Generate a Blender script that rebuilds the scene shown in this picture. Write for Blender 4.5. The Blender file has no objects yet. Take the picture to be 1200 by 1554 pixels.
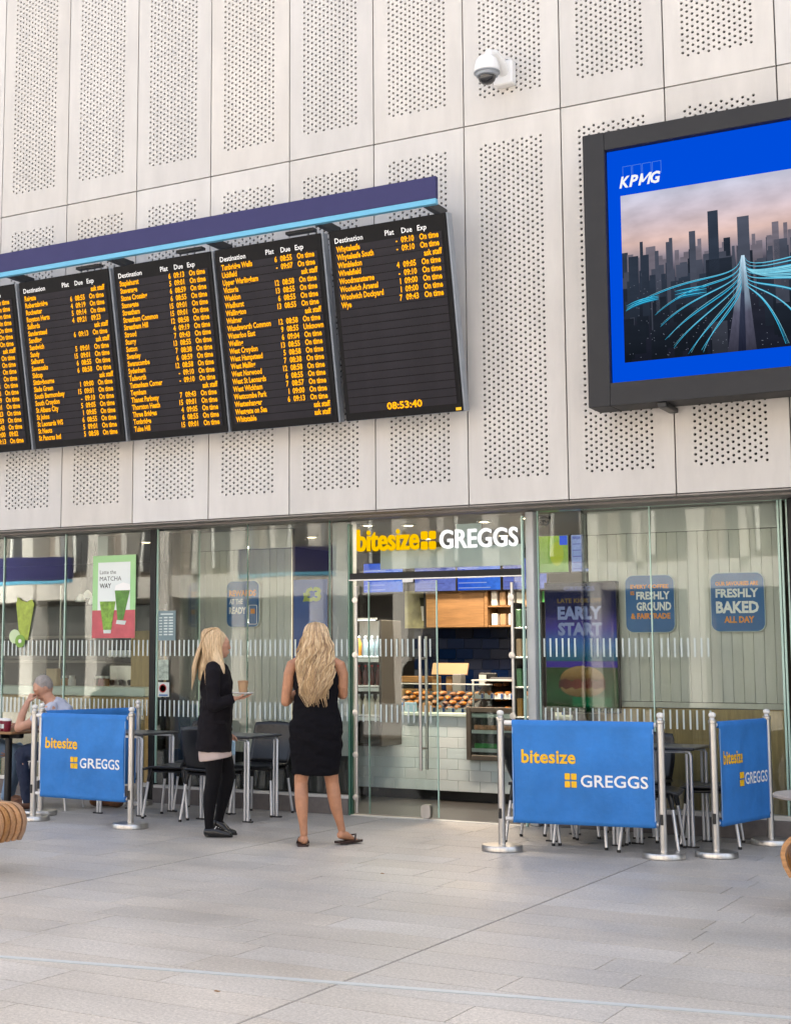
import bpy, math, random
from mathutils import Vector, Matrix
random.seed(7)
R = math.radians
sc = bpy.context.scene
col = sc.collection

# ------------------------------------------------------------------ camera, light, exposure
cam_d = bpy.data.cameras.new('camera')
cam = bpy.data.objects.new('camera', cam_d); col.objects.link(cam); sc.camera = cam
FW = Vector((-0.50899, 0.85256, 0.11859)).normalized()
RT = Vector((0.85865, 0.51256, 0.00202)); RT = (RT - RT.dot(FW) * FW).normalized()
UP = RT.cross(FW)
cam.matrix_world = Matrix(((RT.x, UP.x, -FW.x, 10.453), (RT.y, UP.y, -FW.y, -11.717), (RT.z, UP.z, -FW.z, 1.439), (0, 0, 0, 1)))
cam_d.sensor_width = 36; cam_d.lens = 2228.8 / 1554 * 36
cam_d.shift_x = 181.0 / 1554; cam_d.shift_y = -47.7 / 1554
cam_d.clip_end = 2000; cam_d.clip_start = 0.05

EX = 1.85             # exposed for the shade in front of the building
ES = 2 ** -EX        # screens and letters keep their displayed brightness
world = bpy.data.worlds.new('World'); sc.world = world; world.use_nodes = True
wn = world.node_tree; bg = wn.nodes['Background']
sky = wn.nodes.new('ShaderNodeTexSky'); sky.sky_type = 'NISHITA'; sky.sun_disc = False
SUN_EL, SUN_AZ = 50, 12          # the sun stands high behind the building
sky.sun_elevation = R(SUN_EL); sky.sun_rotation = R(SUN_AZ)
sky.air_density = 1.0; sky.dust_density = 6.0; sky.ozone_density = 0.0
hz_ = wn.nodes.new('ShaderNodeHueSaturation'); hz_.inputs['Saturation'].default_value = .62      # milky, hazy daylight
wn.links.new(sky.outputs[0], hz_.inputs['Color']); wn.links.new(hz_.outputs[0], bg.inputs[0]); bg.inputs[1].default_value = 0.15
sun_d = bpy.data.lights.new('sun', 'SUN'); sun_d.energy = 5.0; sun_d.angle = R(0.5); sun_d.color = (1, .94, .85)
sun = bpy.data.objects.new('sun', sun_d); col.objects.link(sun)
sdir = Vector((math.sin(R(SUN_AZ)) * math.cos(R(SUN_EL)), math.cos(R(SUN_AZ)) * math.cos(R(SUN_EL)), math.sin(R(SUN_EL))))
sun.rotation_euler = (-sdir).to_track_quat('-Z', 'Y').to_euler()
vs = sc.view_settings; vs.view_transform = 'Standard'; vs.look = 'None'; vs.exposure = EX; vs.gamma = 1
vs.use_curve_mapping = False
sc.cycles.max_bounces = 8; sc.cycles.diffuse_bounces = 4; sc.cycles.glossy_bounces = 4
sc.cycles.transparent_max_bounces = 24; sc.cycles.transmission_bounces = 6
sc.cycles.caustics_reflective = False; sc.cycles.caustics_refractive = False

# ------------------------------------------------------------------ materials
def mat(name, c, rough=.5, metal=0, var=0, nscale=6, bump=0, bscale=60, orand=0, spec=.5, stretch=None, c2=None, emit=0, coat=0):
    m = bpy.data.materials.new(name); m.use_nodes = True
    nt = m.node_tree; b = nt.nodes['Principled BSDF']; L = nt.links.new
    b.inputs['Base Color'].default_value = (*c, 1); b.inputs['Roughness'].default_value = rough
    b.inputs['Metallic'].default_value = metal; b.inputs['Specular IOR Level'].default_value = spec
    if coat: b.inputs['Coat Weight'].default_value = coat; b.inputs['Coat Roughness'].default_value = .15
    if emit:
        b.inputs['Emission Color'].default_value = (*c, 1); b.inputs['Emission Strength'].default_value = emit * ES
    if var or bump or orand:
        tc = nt.nodes.new('ShaderNodeTexCoord'); mp = nt.nodes.new('ShaderNodeMapping'); L(tc.outputs['Object'], mp.inputs[0])
        if stretch: mp.inputs['Scale'].default_value = stretch
        if orand:
            oi = nt.nodes.new('ShaderNodeObjectInfo'); cb = nt.nodes.new('ShaderNodeMath'); cb.operation = 'MULTIPLY'; cb.inputs[1].default_value = 40
            L(oi.outputs['Random'], cb.inputs[0]); L(cb.outputs[0], mp.inputs['Location'])
    cur = None
    if var:
        n = nt.nodes.new('ShaderNodeTexNoise'); n.inputs['Scale'].default_value = nscale; n.inputs['Detail'].default_value = 8; n.inputs['Roughness'].default_value = .62
        L(mp.outputs[0], n.inputs['Vector'])
        rp = nt.nodes.new('ShaderNodeValToRGB'); rp.color_ramp.elements[0].position = .3; rp.color_ramp.elements[1].position = .7
        d = c2 if c2 else tuple(x * (1 - var) for x in c); e = c if c2 else tuple(min(1, x * (1 + var * .6)) for x in c)
        rp.color_ramp.elements[0].color = (*d, 1); rp.color_ramp.elements[1].color = (*e, 1)
        L(n.outputs[0], rp.inputs[0]); cur = rp.outputs[0]
    if orand:
        hs = nt.nodes.new('ShaderNodeHueSaturation')
        if cur: L(cur, hs.inputs['Color'])
        else: hs.inputs['Color'].default_value = (*c, 1)
        mr = nt.nodes.new('ShaderNodeMapRange'); mr.inputs[3].default_value = 1 - orand; mr.inputs[4].default_value = 1 + orand
        L(oi.outputs['Random'], mr.inputs[0]); L(mr.outputs[0], hs.inputs['Value'])
        m2 = nt.nodes.new('ShaderNodeMath'); m2.operation = 'MULTIPLY'; m2.inputs[1].default_value = 17.3; L(oi.outputs['Random'], m2.inputs[0])
        m3 = nt.nodes.new('ShaderNodeMath'); m3.operation = 'FRACT'; L(m2.outputs[0], m3.inputs[0])
        mr2 = nt.nodes.new('ShaderNodeMapRange'); mr2.inputs[3].default_value = .7; mr2.inputs[4].default_value = 1.3
        L(m3.outputs[0], mr2.inputs[0]); L(mr2.outputs[0], hs.inputs['Saturation']); cur = hs.outputs[0]
    if cur: L(cur, b.inputs['Base Color'])
    if bump:
        n2 = nt.nodes.new('ShaderNodeTexNoise'); n2.inputs['Scale'].default_value = bscale; n2.inputs['Detail'].default_value = 5
        L(mp.outputs[0], n2.inputs['Vector'])
        bp = nt.nodes.new('ShaderNodeBump'); bp.inputs['Strength'].default_value = bump; bp.inputs['Distance'].default_value = .01
        L(n2.outputs[0], bp.inputs['Height']); L(bp.outputs[0], b.inputs['Normal'])
        if var:
            mrr = nt.nodes.new('ShaderNodeMapRange'); mrr.inputs[3].default_value = rough * .82; mrr.inputs[4].default_value = min(1, rough * 1.2)
            L(n2.outputs[0], mrr.inputs[0]); L(mrr.outputs[0], b.inputs['Roughness'])
    return m

def emi(name, c, s):
    m = bpy.data.materials.new(name); m.use_nodes = True; nt = m.node_tree; nt.nodes.clear()
    o = nt.nodes.new('ShaderNodeOutputMaterial'); e = nt.nodes.new('ShaderNodeEmission')
    e.inputs[0].default_value = (*c, 1); e.inputs[1].default_value = s * ES; nt.links.new(e.outputs[0], o.inputs[0]); return m

def glassmat(name, tint, k=1.15):
    m = bpy.data.materials.new(name); m.use_nodes = True; nt = m.node_tree; nt.nodes.clear(); L = nt.links.new
    o = nt.nodes.new('ShaderNodeOutputMaterial'); mx = nt.nodes.new('ShaderNodeMixShader')
    t = nt.nodes.new('ShaderNodeBsdfTransparent'); t.inputs[0].default_value = (*tint, 1)
    g = nt.nodes.new('ShaderNodeBsdfGlossy'); g.inputs['Roughness'].default_value = .012
    f = nt.nodes.new('ShaderNodeFresnel'); f.inputs[0].default_value = 1.5
    mu = nt.nodes.new('ShaderNodeMath'); mu.operation = 'MULTIPLY'; mu.inputs[1].default_value = k; mu.use_clamp = True
    n = nt.nodes.new('ShaderNodeTexNoise'); n.inputs['Scale'].default_value = 1.1; n.inputs['Detail'].default_value = 1
    tc = nt.nodes.new('ShaderNodeTexCoord'); L(tc.outputs['Object'], n.inputs['Vector'])
    bp = nt.nodes.new('ShaderNodeBump'); bp.inputs['Strength'].default_value = .06; bp.inputs['Distance'].default_value = .02
    L(n.outputs[0], bp.inputs['Height']); L(bp.outputs[0], g.inputs['Normal'])
    L(f.outputs[0], mu.inputs[0]); L(mu.outputs[0], mx.inputs[0]); L(t.outputs[0], mx.inputs[1]); L(g.outputs[0], mx.inputs[2]); L(mx.outputs[0], o.inputs[0])
    return m

M = {}
M['panel'] = mat('cast_panel', (.595, .572, .54), .62, var=.085, nscale=2.2, stretch=(2.2, 1, .5), bump=.05, bscale=120, orand=.06)
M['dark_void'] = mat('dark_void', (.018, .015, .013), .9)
M['soffit'] = mat('soffit_metal', (.27, .245, .225), .55, var=.08)
M['slab'] = mat('granite_slab', (.50, .455, .425), .42, var=.17, nscale=14, bump=.12, bscale=90, orand=.055)
def slabmat():
    m = bpy.data.materials.new('granite_slab'); m.use_nodes = True; nt = m.node_tree; b = nt.nodes['Principled BSDF']; L = nt.links.new
    ge = nt.nodes.new('ShaderNodeNewGeometry'); oi = nt.nodes.new('ShaderNodeObjectInfo')
    def noise(sc_, det, rough=.6, vec=None):
        n = nt.nodes.new('ShaderNodeTexNoise'); n.inputs['Scale'].default_value = sc_; n.inputs['Detail'].default_value = det; n.inputs['Roughness'].default_value = rough
        L(vec or ge.outputs['Position'], n.inputs['Vector']); return n
    def mrange(src, a, b_, c, d):
        q = nt.nodes.new('ShaderNodeMapRange'); q.inputs[1].default_value = a; q.inputs[2].default_value = b_; q.inputs[3].default_value = c; q.inputs[4].default_value = d; L(src, q.inputs[0]); return q.outputs[0]
    def mul(a, b_):
        q = nt.nodes.new('ShaderNodeMath'); q.operation = 'MULTIPLY'; L(a, q.inputs[0]); L(b_, q.inputs[1]); return q.outputs[0]
    grain = noise(60, 5, .9); blotch = noise(1.1, 6, .65); mp = nt.nodes.new('ShaderNodeMapping'); mp.inputs['Scale'].default_value = (1.2, 9, 1); L(ge.outputs['Position'], mp.inputs[0]); scuff = noise(1.6, 7, .7, mp.outputs[0])
    v = mul(mul(mul(mrange(grain.outputs[0], .35, .65, .62, 1.32), mrange(blotch.outputs[0], .32, .68, .84, 1.08)), mrange(scuff.outputs[0], .3, .7, .93, 1.05)), mrange(oi.outputs['Random'], 0, 1, .94, 1.04))
    vo = nt.nodes.new('ShaderNodeTexVoronoi'); vo.inputs['Scale'].default_value = 2.3; L(ge.outputs['Position'], vo.inputs['Vector'])
    v = mul(v, mrange(vo.outputs['Distance'], .012, .024, .72, 1))       # trodden gum spots
    hs = nt.nodes.new('ShaderNodeHueSaturation'); hs.inputs['Color'].default_value = (.475, .438, .395, 1); L(v, hs.inputs['Value'])
    m2 = nt.nodes.new('ShaderNodeMath'); m2.operation = 'MULTIPLY'; m2.inputs[1].default_value = 13.7; L(oi.outputs['Random'], m2.inputs[0]); m3 = nt.nodes.new('ShaderNodeMath'); m3.operation = 'FRACT'; L(m2.outputs[0], m3.inputs[0])
    L(mrange(m3.outputs[0], 0, 1, .75, 1.15), hs.inputs['Saturation']); L(hs.outputs[0], b.inputs['Base Color'])
    L(mrange(blotch.outputs[0], .3, .7, .36, .56), b.inputs['Roughness'])
    bp = nt.nodes.new('ShaderNodeBump'); bp.inputs['Strength'].default_value = .25; bp.inputs['Distance'].default_value = .004; L(grain.outputs[0], bp.inputs['Height']); L(bp.outputs[0], b.inputs['Normal'])
    return m
M['slab'] = slabmat()
M['grout'] = mat('grout', (.33, .305, .28), .9)
M['joint'] = mat('movement_joint', (.24, .225, .205), .8)
M['steel_strip'] = mat('steel_strip', (.50, .53, .54), .45, .2)
M['steel'] = mat('brushed_steel', (.62, .60, .57), .33, .95, var=.12, nscale=3, stretch=(20, 20, 1))
M['alu'] = mat('satin_aluminium', (.68, .69, .71), .38, .8)
M['white_cap'] = mat('white_plastic', (.8, .79, .76), .4)
M['indigo'] = mat('indigo_paint', (.034, .033, .115), .55, spec=.3, var=.05)
M['cyan'] = mat('cyan_stripe', (.13, .42, .62), .45)
M['housing'] = mat('grey_housing', (.33, .36, .40), .45, .3, var=.1)
M['bezel'] = mat('black_bezel', (.006, .006, .007), .5, spec=.15)
M['led_row'] = mat('led_row', (.024, .022, .027), .5, spec=.12, var=.2, nscale=3)
M['led_back'] = mat('led_back', (.008, .0075, .009), .5, spec=.12)
M['amber'] = emi('amber_led', (1.0, .41, .006), 1.5)
M['label_white'] = mat('label_white', (.85, .86, .86), .5, emit=.12)
M['grey_frame'] = mat('charcoal_frame', (.026, .026, .028), .55, var=.08, spec=.3)
M['blk'] = mat('black_metal', (.012, .012, .013), .4)
M['plastic'] = mat('black_plastic', (.009, .009, .010), .34, bump=.04, bscale=300)
M['blue_canvas'] = mat('blue_canvas', (.034, .21, .60), .75, var=.16, nscale=3.5, bump=.35, bscale=22)
M['yellow'] = mat('yellow_print', (.95, .54, .01), .6)
M['white_print'] = mat('white_print', (.92, .92, .9), .6)
M['orange'] = mat('orange_print', (.85, .32, .03), .6)
M['wood_bench'] = mat('bench_wood', (.48, .23, .08), .42, var=.3, nscale=5, stretch=(2, 16, 16), orand=.2, coat=.3)
M['glass'] = glassmat('shop_glass', (.935, .972, .955), .8)
M['door_glass'] = glassmat('door_glass', (.92, .96, .95), .9)
M['edge'] = mat('green_glass_edge', (.50, .74, .64), .2, spec=.8)
M['edge_dark'] = mat('dark_glass_edge', (.05, .16, .11), .2, spec=.8)
M['frost'] = mat('frosted_film', (.62, .70, .68), .6)
M['mullion'] = mat('dark_mullion', (.010, .011, .012), .5, spec=.3)
M['kerb'] = mat('kerb_stone', (.17, .15, .14), .6, var=.15, nscale=20)
M['rail'] = mat('bottom_rail', (.72, .72, .70), .35, .5)
M['plank'] = mat('painted_plank', (.66, .65, .59), .6, var=.05, stretch=(8, 8, 1), orand=.04)
M['oak'] = mat('oak_panel', (.50, .36, .17), .55, var=.25, nscale=4, stretch=(12, 12, 1))
M['cab'] = mat('cabinet_wood', (.31, .165, .065), .5, var=.3, nscale=4, stretch=(1, 12, 14))
M['ledge'] = mat('pale_ledge', (.62, .72, .64), .4)
M['navytile'] = mat('navy_tile', (.010, .018, .050), .18, orand=.15, var=.1)
M['navygrout'] = mat('navy_grout', (.05, .06, .09), .8)
M['wtile'] = mat('pale_tile', (.70, .79, .81), .3, orand=.02, var=.04)
M['wgrout'] = mat('pale_grout', (.60, .67, .69), .8)
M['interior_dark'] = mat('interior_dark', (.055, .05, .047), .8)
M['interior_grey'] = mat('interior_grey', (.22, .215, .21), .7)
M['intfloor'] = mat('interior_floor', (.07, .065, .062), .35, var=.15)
M['ceil'] = mat('ceiling_panel', (.35, .34, .33), .8)
M['colm'] = mat('column_cladding', (.56, .57, .57), .5, var=.22, nscale=1.4)
M['casefr'] = mat('case_frame', (.10, .085, .07), .4, .4)
M['sign_navy'] = mat('sign_navy', (.015, .13, .36), .5)
M['sign_blue'] = mat('sign_blue', (.02, .075, .30), .45)
M['pale_sign'] = mat('pale_sign', (.62, .68, .66), .5)
M['white_lit'] = emi('white_letter', (1, 1, .98), 1.15)
M['yellow_lit'] = emi('yellow_letter', (1.0, .57, .0), 1.0)
M['lamp'] = emi('lamp_glow', (1, .72, .42), 18)
M['skin'] = mat('skin', (.56, .30, .20), .5, var=.2, nscale=12, bump=.1, bscale=80)
M['skin2'] = mat('skin_tan', (.52, .25, .14), .48, var=.2, nscale=12, bump=.1, bscale=80)
M['black_cloth'] = mat('black_cloth', (.0055, .005, .007), .9, spec=.15, bump=.6, bscale=25)
M['blazer'] = mat('blazer_cloth', (.011, .0095, .012), .9, spec=.15, bump=.6, bscale=22)
M['tights'] = mat('black_tights', (.005, .0045, .006), .8, spec=.2)
M['blush'] = mat('blush_cloth', (.56, .45, .41), .8)
M['shirt'] = mat('lilac_shirt', (.50, .52, .62), .8, bump=.2, bscale=20)
M['jeans'] = mat('navy_jeans', (.018, .027, .06), .85, bump=.2, bscale=30)
M['denim'] = mat('pale_denim', (.22, .33, .5), .85, bump=.2, bscale=30)
M['hair_a'] = mat('hair_blonde', (.52, .35, .185), .42, var=.35, nscale=10, stretch=(9, 9, .7))
M['hair_b'] = mat('hair_light', (.70, .52, .31), .42, var=.3, nscale=10, stretch=(9, 9, .7))
M['hair_c'] = mat('hair_root', (.33, .21, .115), .45, var=.35, nscale=10, stretch=(9, 9, .7))
M['hair_g'] = mat('hair_grey', (.32, .29, .27), .6, var=.35, nscale=30, bump=.6, bscale=120)
M['shoe'] = mat('shoe_patent', (.012, .012, .013), .2)
M['sandal'] = mat('sandal', (.035, .014, .01), .5)
M['card'] = mat('kraft_card', (.45, .28, .15), .7)
M['paper'] = mat('white_paper', (.8, .8, .78), .6)
M['lblue'] = mat('light_blue_packet', (.38, .58, .72), .5)
M['burg'] = mat('burgundy_card', (.20, .012, .035), .5)
M['cream'] = mat('cream_wall', (.62, .585, .54), .8, var=.15, nscale=.6)
M['brown'] = mat('brown_panel', (.36, .31, .27), .7, var=.2)
M['dkwin'] = mat('dark_window', (.07, .07, .075), .3)
M['cam_white'] = mat('camera_white', (.78, .78, .77), .3)
M['dome'] = mat('smoked_dome', (.02, .02, .022), .08, spec=.8)
M['pastry'] = mat('pastry', (.50, .19, .045), .45, var=.55, nscale=26, orand=.3)
M['green'] = mat('green_card', (.05, .30, .07), .6)
M['red'] = mat('red_card', (.55, .03, .03), .5)
M['ltop'] = mat('laminate_top', (.05, .05, .053), .3)
M['gtop'] = mat('grey_top', (.27, .25, .245), .4, var=.1)

# ------------------------------------------------------------------ mesh helpers
class MB:
    def __init__(s): s.v = []; s.f = []; s.m = []
    def add(s, vs, fs, mi=0):
        b = len(s.v); s.v += [tuple(v) for v in vs]; s.f += [tuple(i + b for i in f) for f in fs]; s.m += [mi] * len(fs); return s
    def box(s, x0, x1, y0, y1, z0, z1, mi=0, X=None):
        vs = [(x, y, z) for x in (x0, x1) for y in (y0, y1) for z in (z0, z1)]
        if X: vs = [tuple(X @ Vector(v)) for v in vs]
        return s.add(vs, [(0, 1, 3, 2), (4, 6, 7, 5), (0, 4, 5, 1), (2, 3, 7, 6), (0, 2, 6, 4), (1, 5, 7, 3)], mi)
    def bbox(s, x0, x1, y0, y1, z0, z1, c=.004, mi=0):   # box with chamfered vertical and front edges
        pts = [(x0 + c, y0), (x1 - c, y0), (x1, y0 + c), (x1, y1 - c), (x1 - c, y1), (x0 + c, y1), (x0, y1 - c), (x0, y0 + c)]
        def sh(p, k): cx = (x0 + x1) / 2; cy = (y0 + y1) / 2; return (p[0] + (c * k if p[0] < cx else -c * k), p[1] + (c * k if p[1] < cy else -c * k))
        rings = [[(*sh(p, 1), z0) for p in pts], [(*p, z0 + c) for p in pts], [(*p, z1 - c) for p in pts], [(*sh(p, 1), z1) for p in pts]]
        vs = [q for r in rings for q in r]; n = 8
        fs = [(k * n + i, k * n + (i + 1) % n, (k + 1) * n + (i + 1) % n, (k + 1) * n + i) for k in range(3) for i in range(n)]
        fs += [tuple(reversed(range(n))), tuple(range(3 * n, 4 * n))]
        return s.add(vs, fs, mi)
    def lathe(s, prof, n=24, c=(0, 0, 0), mi=0, axis='z'):
        vs = []
        for r, z in prof:
            for i in range(n):
                a = 2 * math.pi * i / n; p = (r * math.cos(a), r * math.sin(a), z)
                if axis == 'y': p = (p[0], p[2], p[1])
                if axis == 'x': p = (p[2], p[0], p[1])
                vs.append((p[0] + c[0], p[1] + c[1], p[2] + c[2]))
        fs = [(k * n + i, k * n + (i + 1) % n, (k + 1) * n + (i + 1) % n, (k + 1) * n + i) for k in range(len(prof) - 1) for i in range(n)]
        fs += [tuple(reversed(range(n))), tuple(range((len(prof) - 1) * n, len(prof) * n))]
        return s.add(vs, fs, mi)
    def loft(s, pts, rad, side=(1, 0, 0), n=12, cap=True, mi=0):
        pts = [Vector(p) for p in pts]; side = Vector(side); rings = []
        N = len(pts)
        def frame(i):
            t = (pts[min(i + 1, N - 1)] - pts[max(i - 1, 0)]).normalized()
            a = side - side.dot(t) * t
            if a.length < 1e-3: a = Vector((0, 1, 0)) - t.y * t
            a.normalize(); return t, a, t.cross(a)
        def ring(p, t, a, b, ra, rb): return [p + a * ra * math.cos(2 * math.pi * k / n) + b * rb * math.sin(2 * math.pi * k / n) for k in range(n)]
        rr = [(r, r) if not isinstance(r, tuple) else r for r in rad]
        if cap:
            t, a, b = frame(0); r = rr[0]; m_ = min(r)
            rings.append(ring(pts[0] - t * m_ * .75, t, a, b, r[0] * .5, r[1] * .5)); rings.append(ring(pts[0] - t * m_ * .4, t, a, b, r[0] * .85, r[1] * .85))
        for i in range(N):
            t, a, b = frame(i); rings.append(ring(pts[i], t, a, b, *rr[i]))
        if cap:
            t, a, b = frame(N - 1); r = rr[-1]; m_ = min(r)
            rings.append(ring(pts[-1] + t * m_ * .4, t, a, b, r[0] * .85, r[1] * .85)); rings.append(ring(pts[-1] + t * m_ * .75, t, a, b, r[0] * .5, r[1] * .5))
        vs = [q for r_ in rings for q in r_]; K = len(rings)
        fs = [(k * n + i, k * n + (i + 1) % n, (k + 1) * n + (i + 1) % n, (k + 1) * n + i) for k in range(K - 1) for i in range(n)]
        fs += [tuple(reversed(range(n))), tuple(range((K - 1) * n, K * n))]
        return s.add(vs, fs, mi)
    def ell(s, c, r, n=14, mi=0, X=None):
        vs = []; fs = []
        K = n // 2 + 1
        for k in range(K):
            ph = math.pi * (k + .02) / (K - 1 + .04)
            for i in range(n):
                a = 2 * math.pi * i / n; p = Vector((r[0] * math.sin(ph) * math.cos(a), r[1] * math.sin(ph) * math.sin(a), -r[2] * math.cos(ph)))
                if X: p = X @ p
                vs.append((p.x + c[0], p.y + c[1], p.z + c[2]))
        fs = [(k * n + i, k * n + (i + 1) % n, (k + 1) * n + (i + 1) % n, (k + 1) * n + i) for k in range(K - 1) for i in range(n)]
        fs += [tuple(reversed(range(n))), tuple(range((K - 1) * n, K * n))]
        return s.add(vs, fs, mi)
    def tube(s, pts, r, n=10, mi=0): return s.loft(pts, [r] * len(pts), n=n, cap=False, mi=mi)
    def prism(s, poly, y0, y1, mi=0):      # polygon in XZ, extruded in Y
        n = len(poly); vs = [(x, y0, z) for x, z in poly] + [(x, y1, z) for x, z in poly]
        fs = [(i, (i + 1) % n, n + (i + 1) % n, n + i) for i in range(n)] + [tuple(reversed(range(n))), tuple(range(n, 2 * n))]
        return s.add(vs, fs, mi)
    def mesh(s, name, mats=None, smooth=False):
        me = bpy.data.meshes.new(name); me.from_pydata(s.v, [], s.f)
        if mats:
            for m in (mats if isinstance(mats, (list, tuple)) else [mats]): me.materials.append(m)
        if any(s.m): me.polygons.foreach_set('material_index', s.m)
        if smooth:
            me.polygons.foreach_set('use_smooth', [True] * len(me.polygons))
            try: me.set_sharp_from_angle(angle=R(38))
            except Exception: pass
        me.validate(); me.update()
        # outward normals
        import bmesh
        bm = bmesh.new(); bm.from_mesh(me); bmesh.ops.recalc_face_normals(bm, faces=bm.faces); bm.to_mesh(me); bm.free()
        return me
    def build(s, name, mats, parent=None, smooth=False, loc=None, rot=None):
        return put(name, s.mesh(name, mats, smooth), parent, loc, rot)

def put(name, me, parent=None, loc=None, rot=None):
    o = bpy.data.objects.new(name, me); col.objects.link(o)
    if parent: o.parent = parent
    if loc: o.location = loc
    if rot: o.rotation_euler = rot
    return o
def tag(o, label, cat, group=None):
    o['label'] = label; o['category'] = cat
    if group: o['group'] = group
    return o
def thing(name, label, cat, loc=(0, 0, 0), rz=0, group=None):
    o = bpy.data.objects.new(name, None); col.objects.link(o); o.empty_display_size = .1
    o.location = loc; o.rotation_euler = (0, 0, rz); return tag(o, label, cat, group)
def struct(o): o['kind'] = 'structure'; return o
def dup(root, loc, rz, label, group=None):
    kids = [c for c in list(root.children)]
    r = root.copy(); col.objects.link(r); r.location = loc; r.rotation_euler = (0, 0, rz); r['label'] = label
    if group: r['group'] = group
    for ch in kids:
        c = ch.copy(); col.objects.link(c); c.parent = r
        for g in list(ch.children):
            d = g.copy(); col.objects.link(d); d.parent = c
    return r
def rrect(x0, x1, z0, z1, r, n=5):
    pts = []
    for cx, cz, a0 in ((x1 - r, z0 + r, -90), (x1 - r, z1 - r, 0), (x0 + r, z1 - r, 90), (x0 + r, z0 + r, 180)):
        for k in range(n + 1):
            a = R(a0 + 90 * k / n); pts.append((cx + r * math.cos(a), cz + r * math.sin(a)))
    return pts

# deferred text and fused meshes -------------------------------------------------
TEXT = []; FUSE = []
def text(name, items, m, parent=None, smooth=False):
    """items: dict(s, x, z, y, size, sx, align) or with fit=(x0,x1,z0,z1); text in the XZ plane facing -Y"""
    o = put(name, bpy.data.meshes.new(name), parent)
    tmp = []
    for it in items:
        cu = bpy.data.curves.new('t', 'FONT'); cu.body = it['s']; cu.size = 1; cu.resolution_u = it.get('res', 2)
        cu.offset = it.get('bold', 0); cu.shear = it.get('shear', 0); cu.space_character = it.get('sp', 1)
        if it.get('ext'): cu.extrude = it['ext']
        t = bpy.data.objects.new('t', cu); col.objects.link(t); tmp.append((t, it))
    TEXT.append((o, tmp, m)); return o
def finish_text():
    dg = bpy.context.evaluated_depsgraph_get(); dg.update()
    for o, tmp, m in TEXT:
        V = []; Fc = []
        for t, it in tmp:
            me = t.evaluated_get(dg).to_mesh()
            vs = [tuple(v.co) for v in me.vertices]; fs = [tuple(p.vertices) for p in me.polygons]
            if not vs: continue
            x0 = min(v[0] for v in vs); x1 = max(v[0] for v in vs); z0 = min(v[1] for v in vs); z1 = max(v[1] for v in vs)
            if 'fit' in it:
                a, b, c, d = it['fit']; k = (b - a) / (x1 - x0); kz = (d - c) / (z1 - z0)
                yf = it.get('yf')
                f = (lambda v: (a + (v[0] - x0) * k, yf(a + (v[0] - x0) * k, c + (v[1] - z0) * kz), c + (v[1] - z0) * kz)) if yf else (lambda v: (a + (v[0] - x0) * k, it['y'] - v[2], c + (v[1] - z0) * kz))
            else:
                s_ = it['size']; sx = it.get('sx', 1) * s_
                ox = it['x'] - (x0 * sx if it.get('align', 'l') == 'l' else x1 * sx)
                f = lambda v: (ox + v[0] * sx, it['y'] - v[2], it['z'] + v[1] * s_)
            b0 = len(V); V += [f(v) for v in vs]; Fc += [tuple(i + b0 for i in p) for p in fs]
            t.evaluated_get(dg).to_mesh_clear()
        nm = o.data; nm.from_pydata(V, [], Fc); nm.materials.append(m); nm.update()
    for o, tmp, m in TEXT:
        for t, it in tmp:
            cu = t.data; bpy.data.objects.remove(t); bpy.data.curves.remove(cu)
from mathutils import noise as mnoise
def fuse(name, mb, mats, parent, voxel=.007, smooth=6, regions=None, fold=None):
    me = mb.mesh(name + '_raw'); o = put(name, me, parent)
    a = o.modifiers.new('r', 'REMESH'); a.mode = 'VOXEL'; a.voxel_size = voxel; a.use_smooth_shade = True
    b = o.modifiers.new('s', 'SMOOTH'); b.factor = .5; b.iterations = smooth
    FUSE.append((o, mats, (regions, fold))); return o
def finish_fuse():
    dg = bpy.context.evaluated_depsgraph_get(); dg.update()
    out = []
    for o, mats, regions in FUSE:
        me = bpy.data.meshes.new_from_object(o.evaluated_get(dg)); out.append(me)
    for (o, mats, (regions, fold)), me in zip(FUSE, out):
        if fold:
            am, sv = fold
            nr = [v.normal.copy() for v in me.vertices]
            for v, n_ in zip(me.vertices, nr):
                p = Vector((v.co.x * sv[0], v.co.y * sv[1], v.co.z * sv[2])); q = mnoise.noise(p + Vector((0, 0, v.co.x * 5)))
                v.co += n_ * am * (q + .5 * mnoise.noise(p * 2.3) - .6 * abs(q))
        o.modifiers.clear(); o.data = me; me.materials.clear()
        for m in (mats if isinstance(mats, (list, tuple)) else [mats]): me.materials.append(m)
        me.polygons.foreach_set('use_smooth', [True] * len(me.polygons))
        me.polygons.foreach_set('material_index', [regions(p.center) if regions else 0 for p in me.polygons])
        me.update()

G = .36            # shopfront glass plane (Y), cladding face is Y = 0
GR = .56           # the right-hand bay is set back a little more

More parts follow.
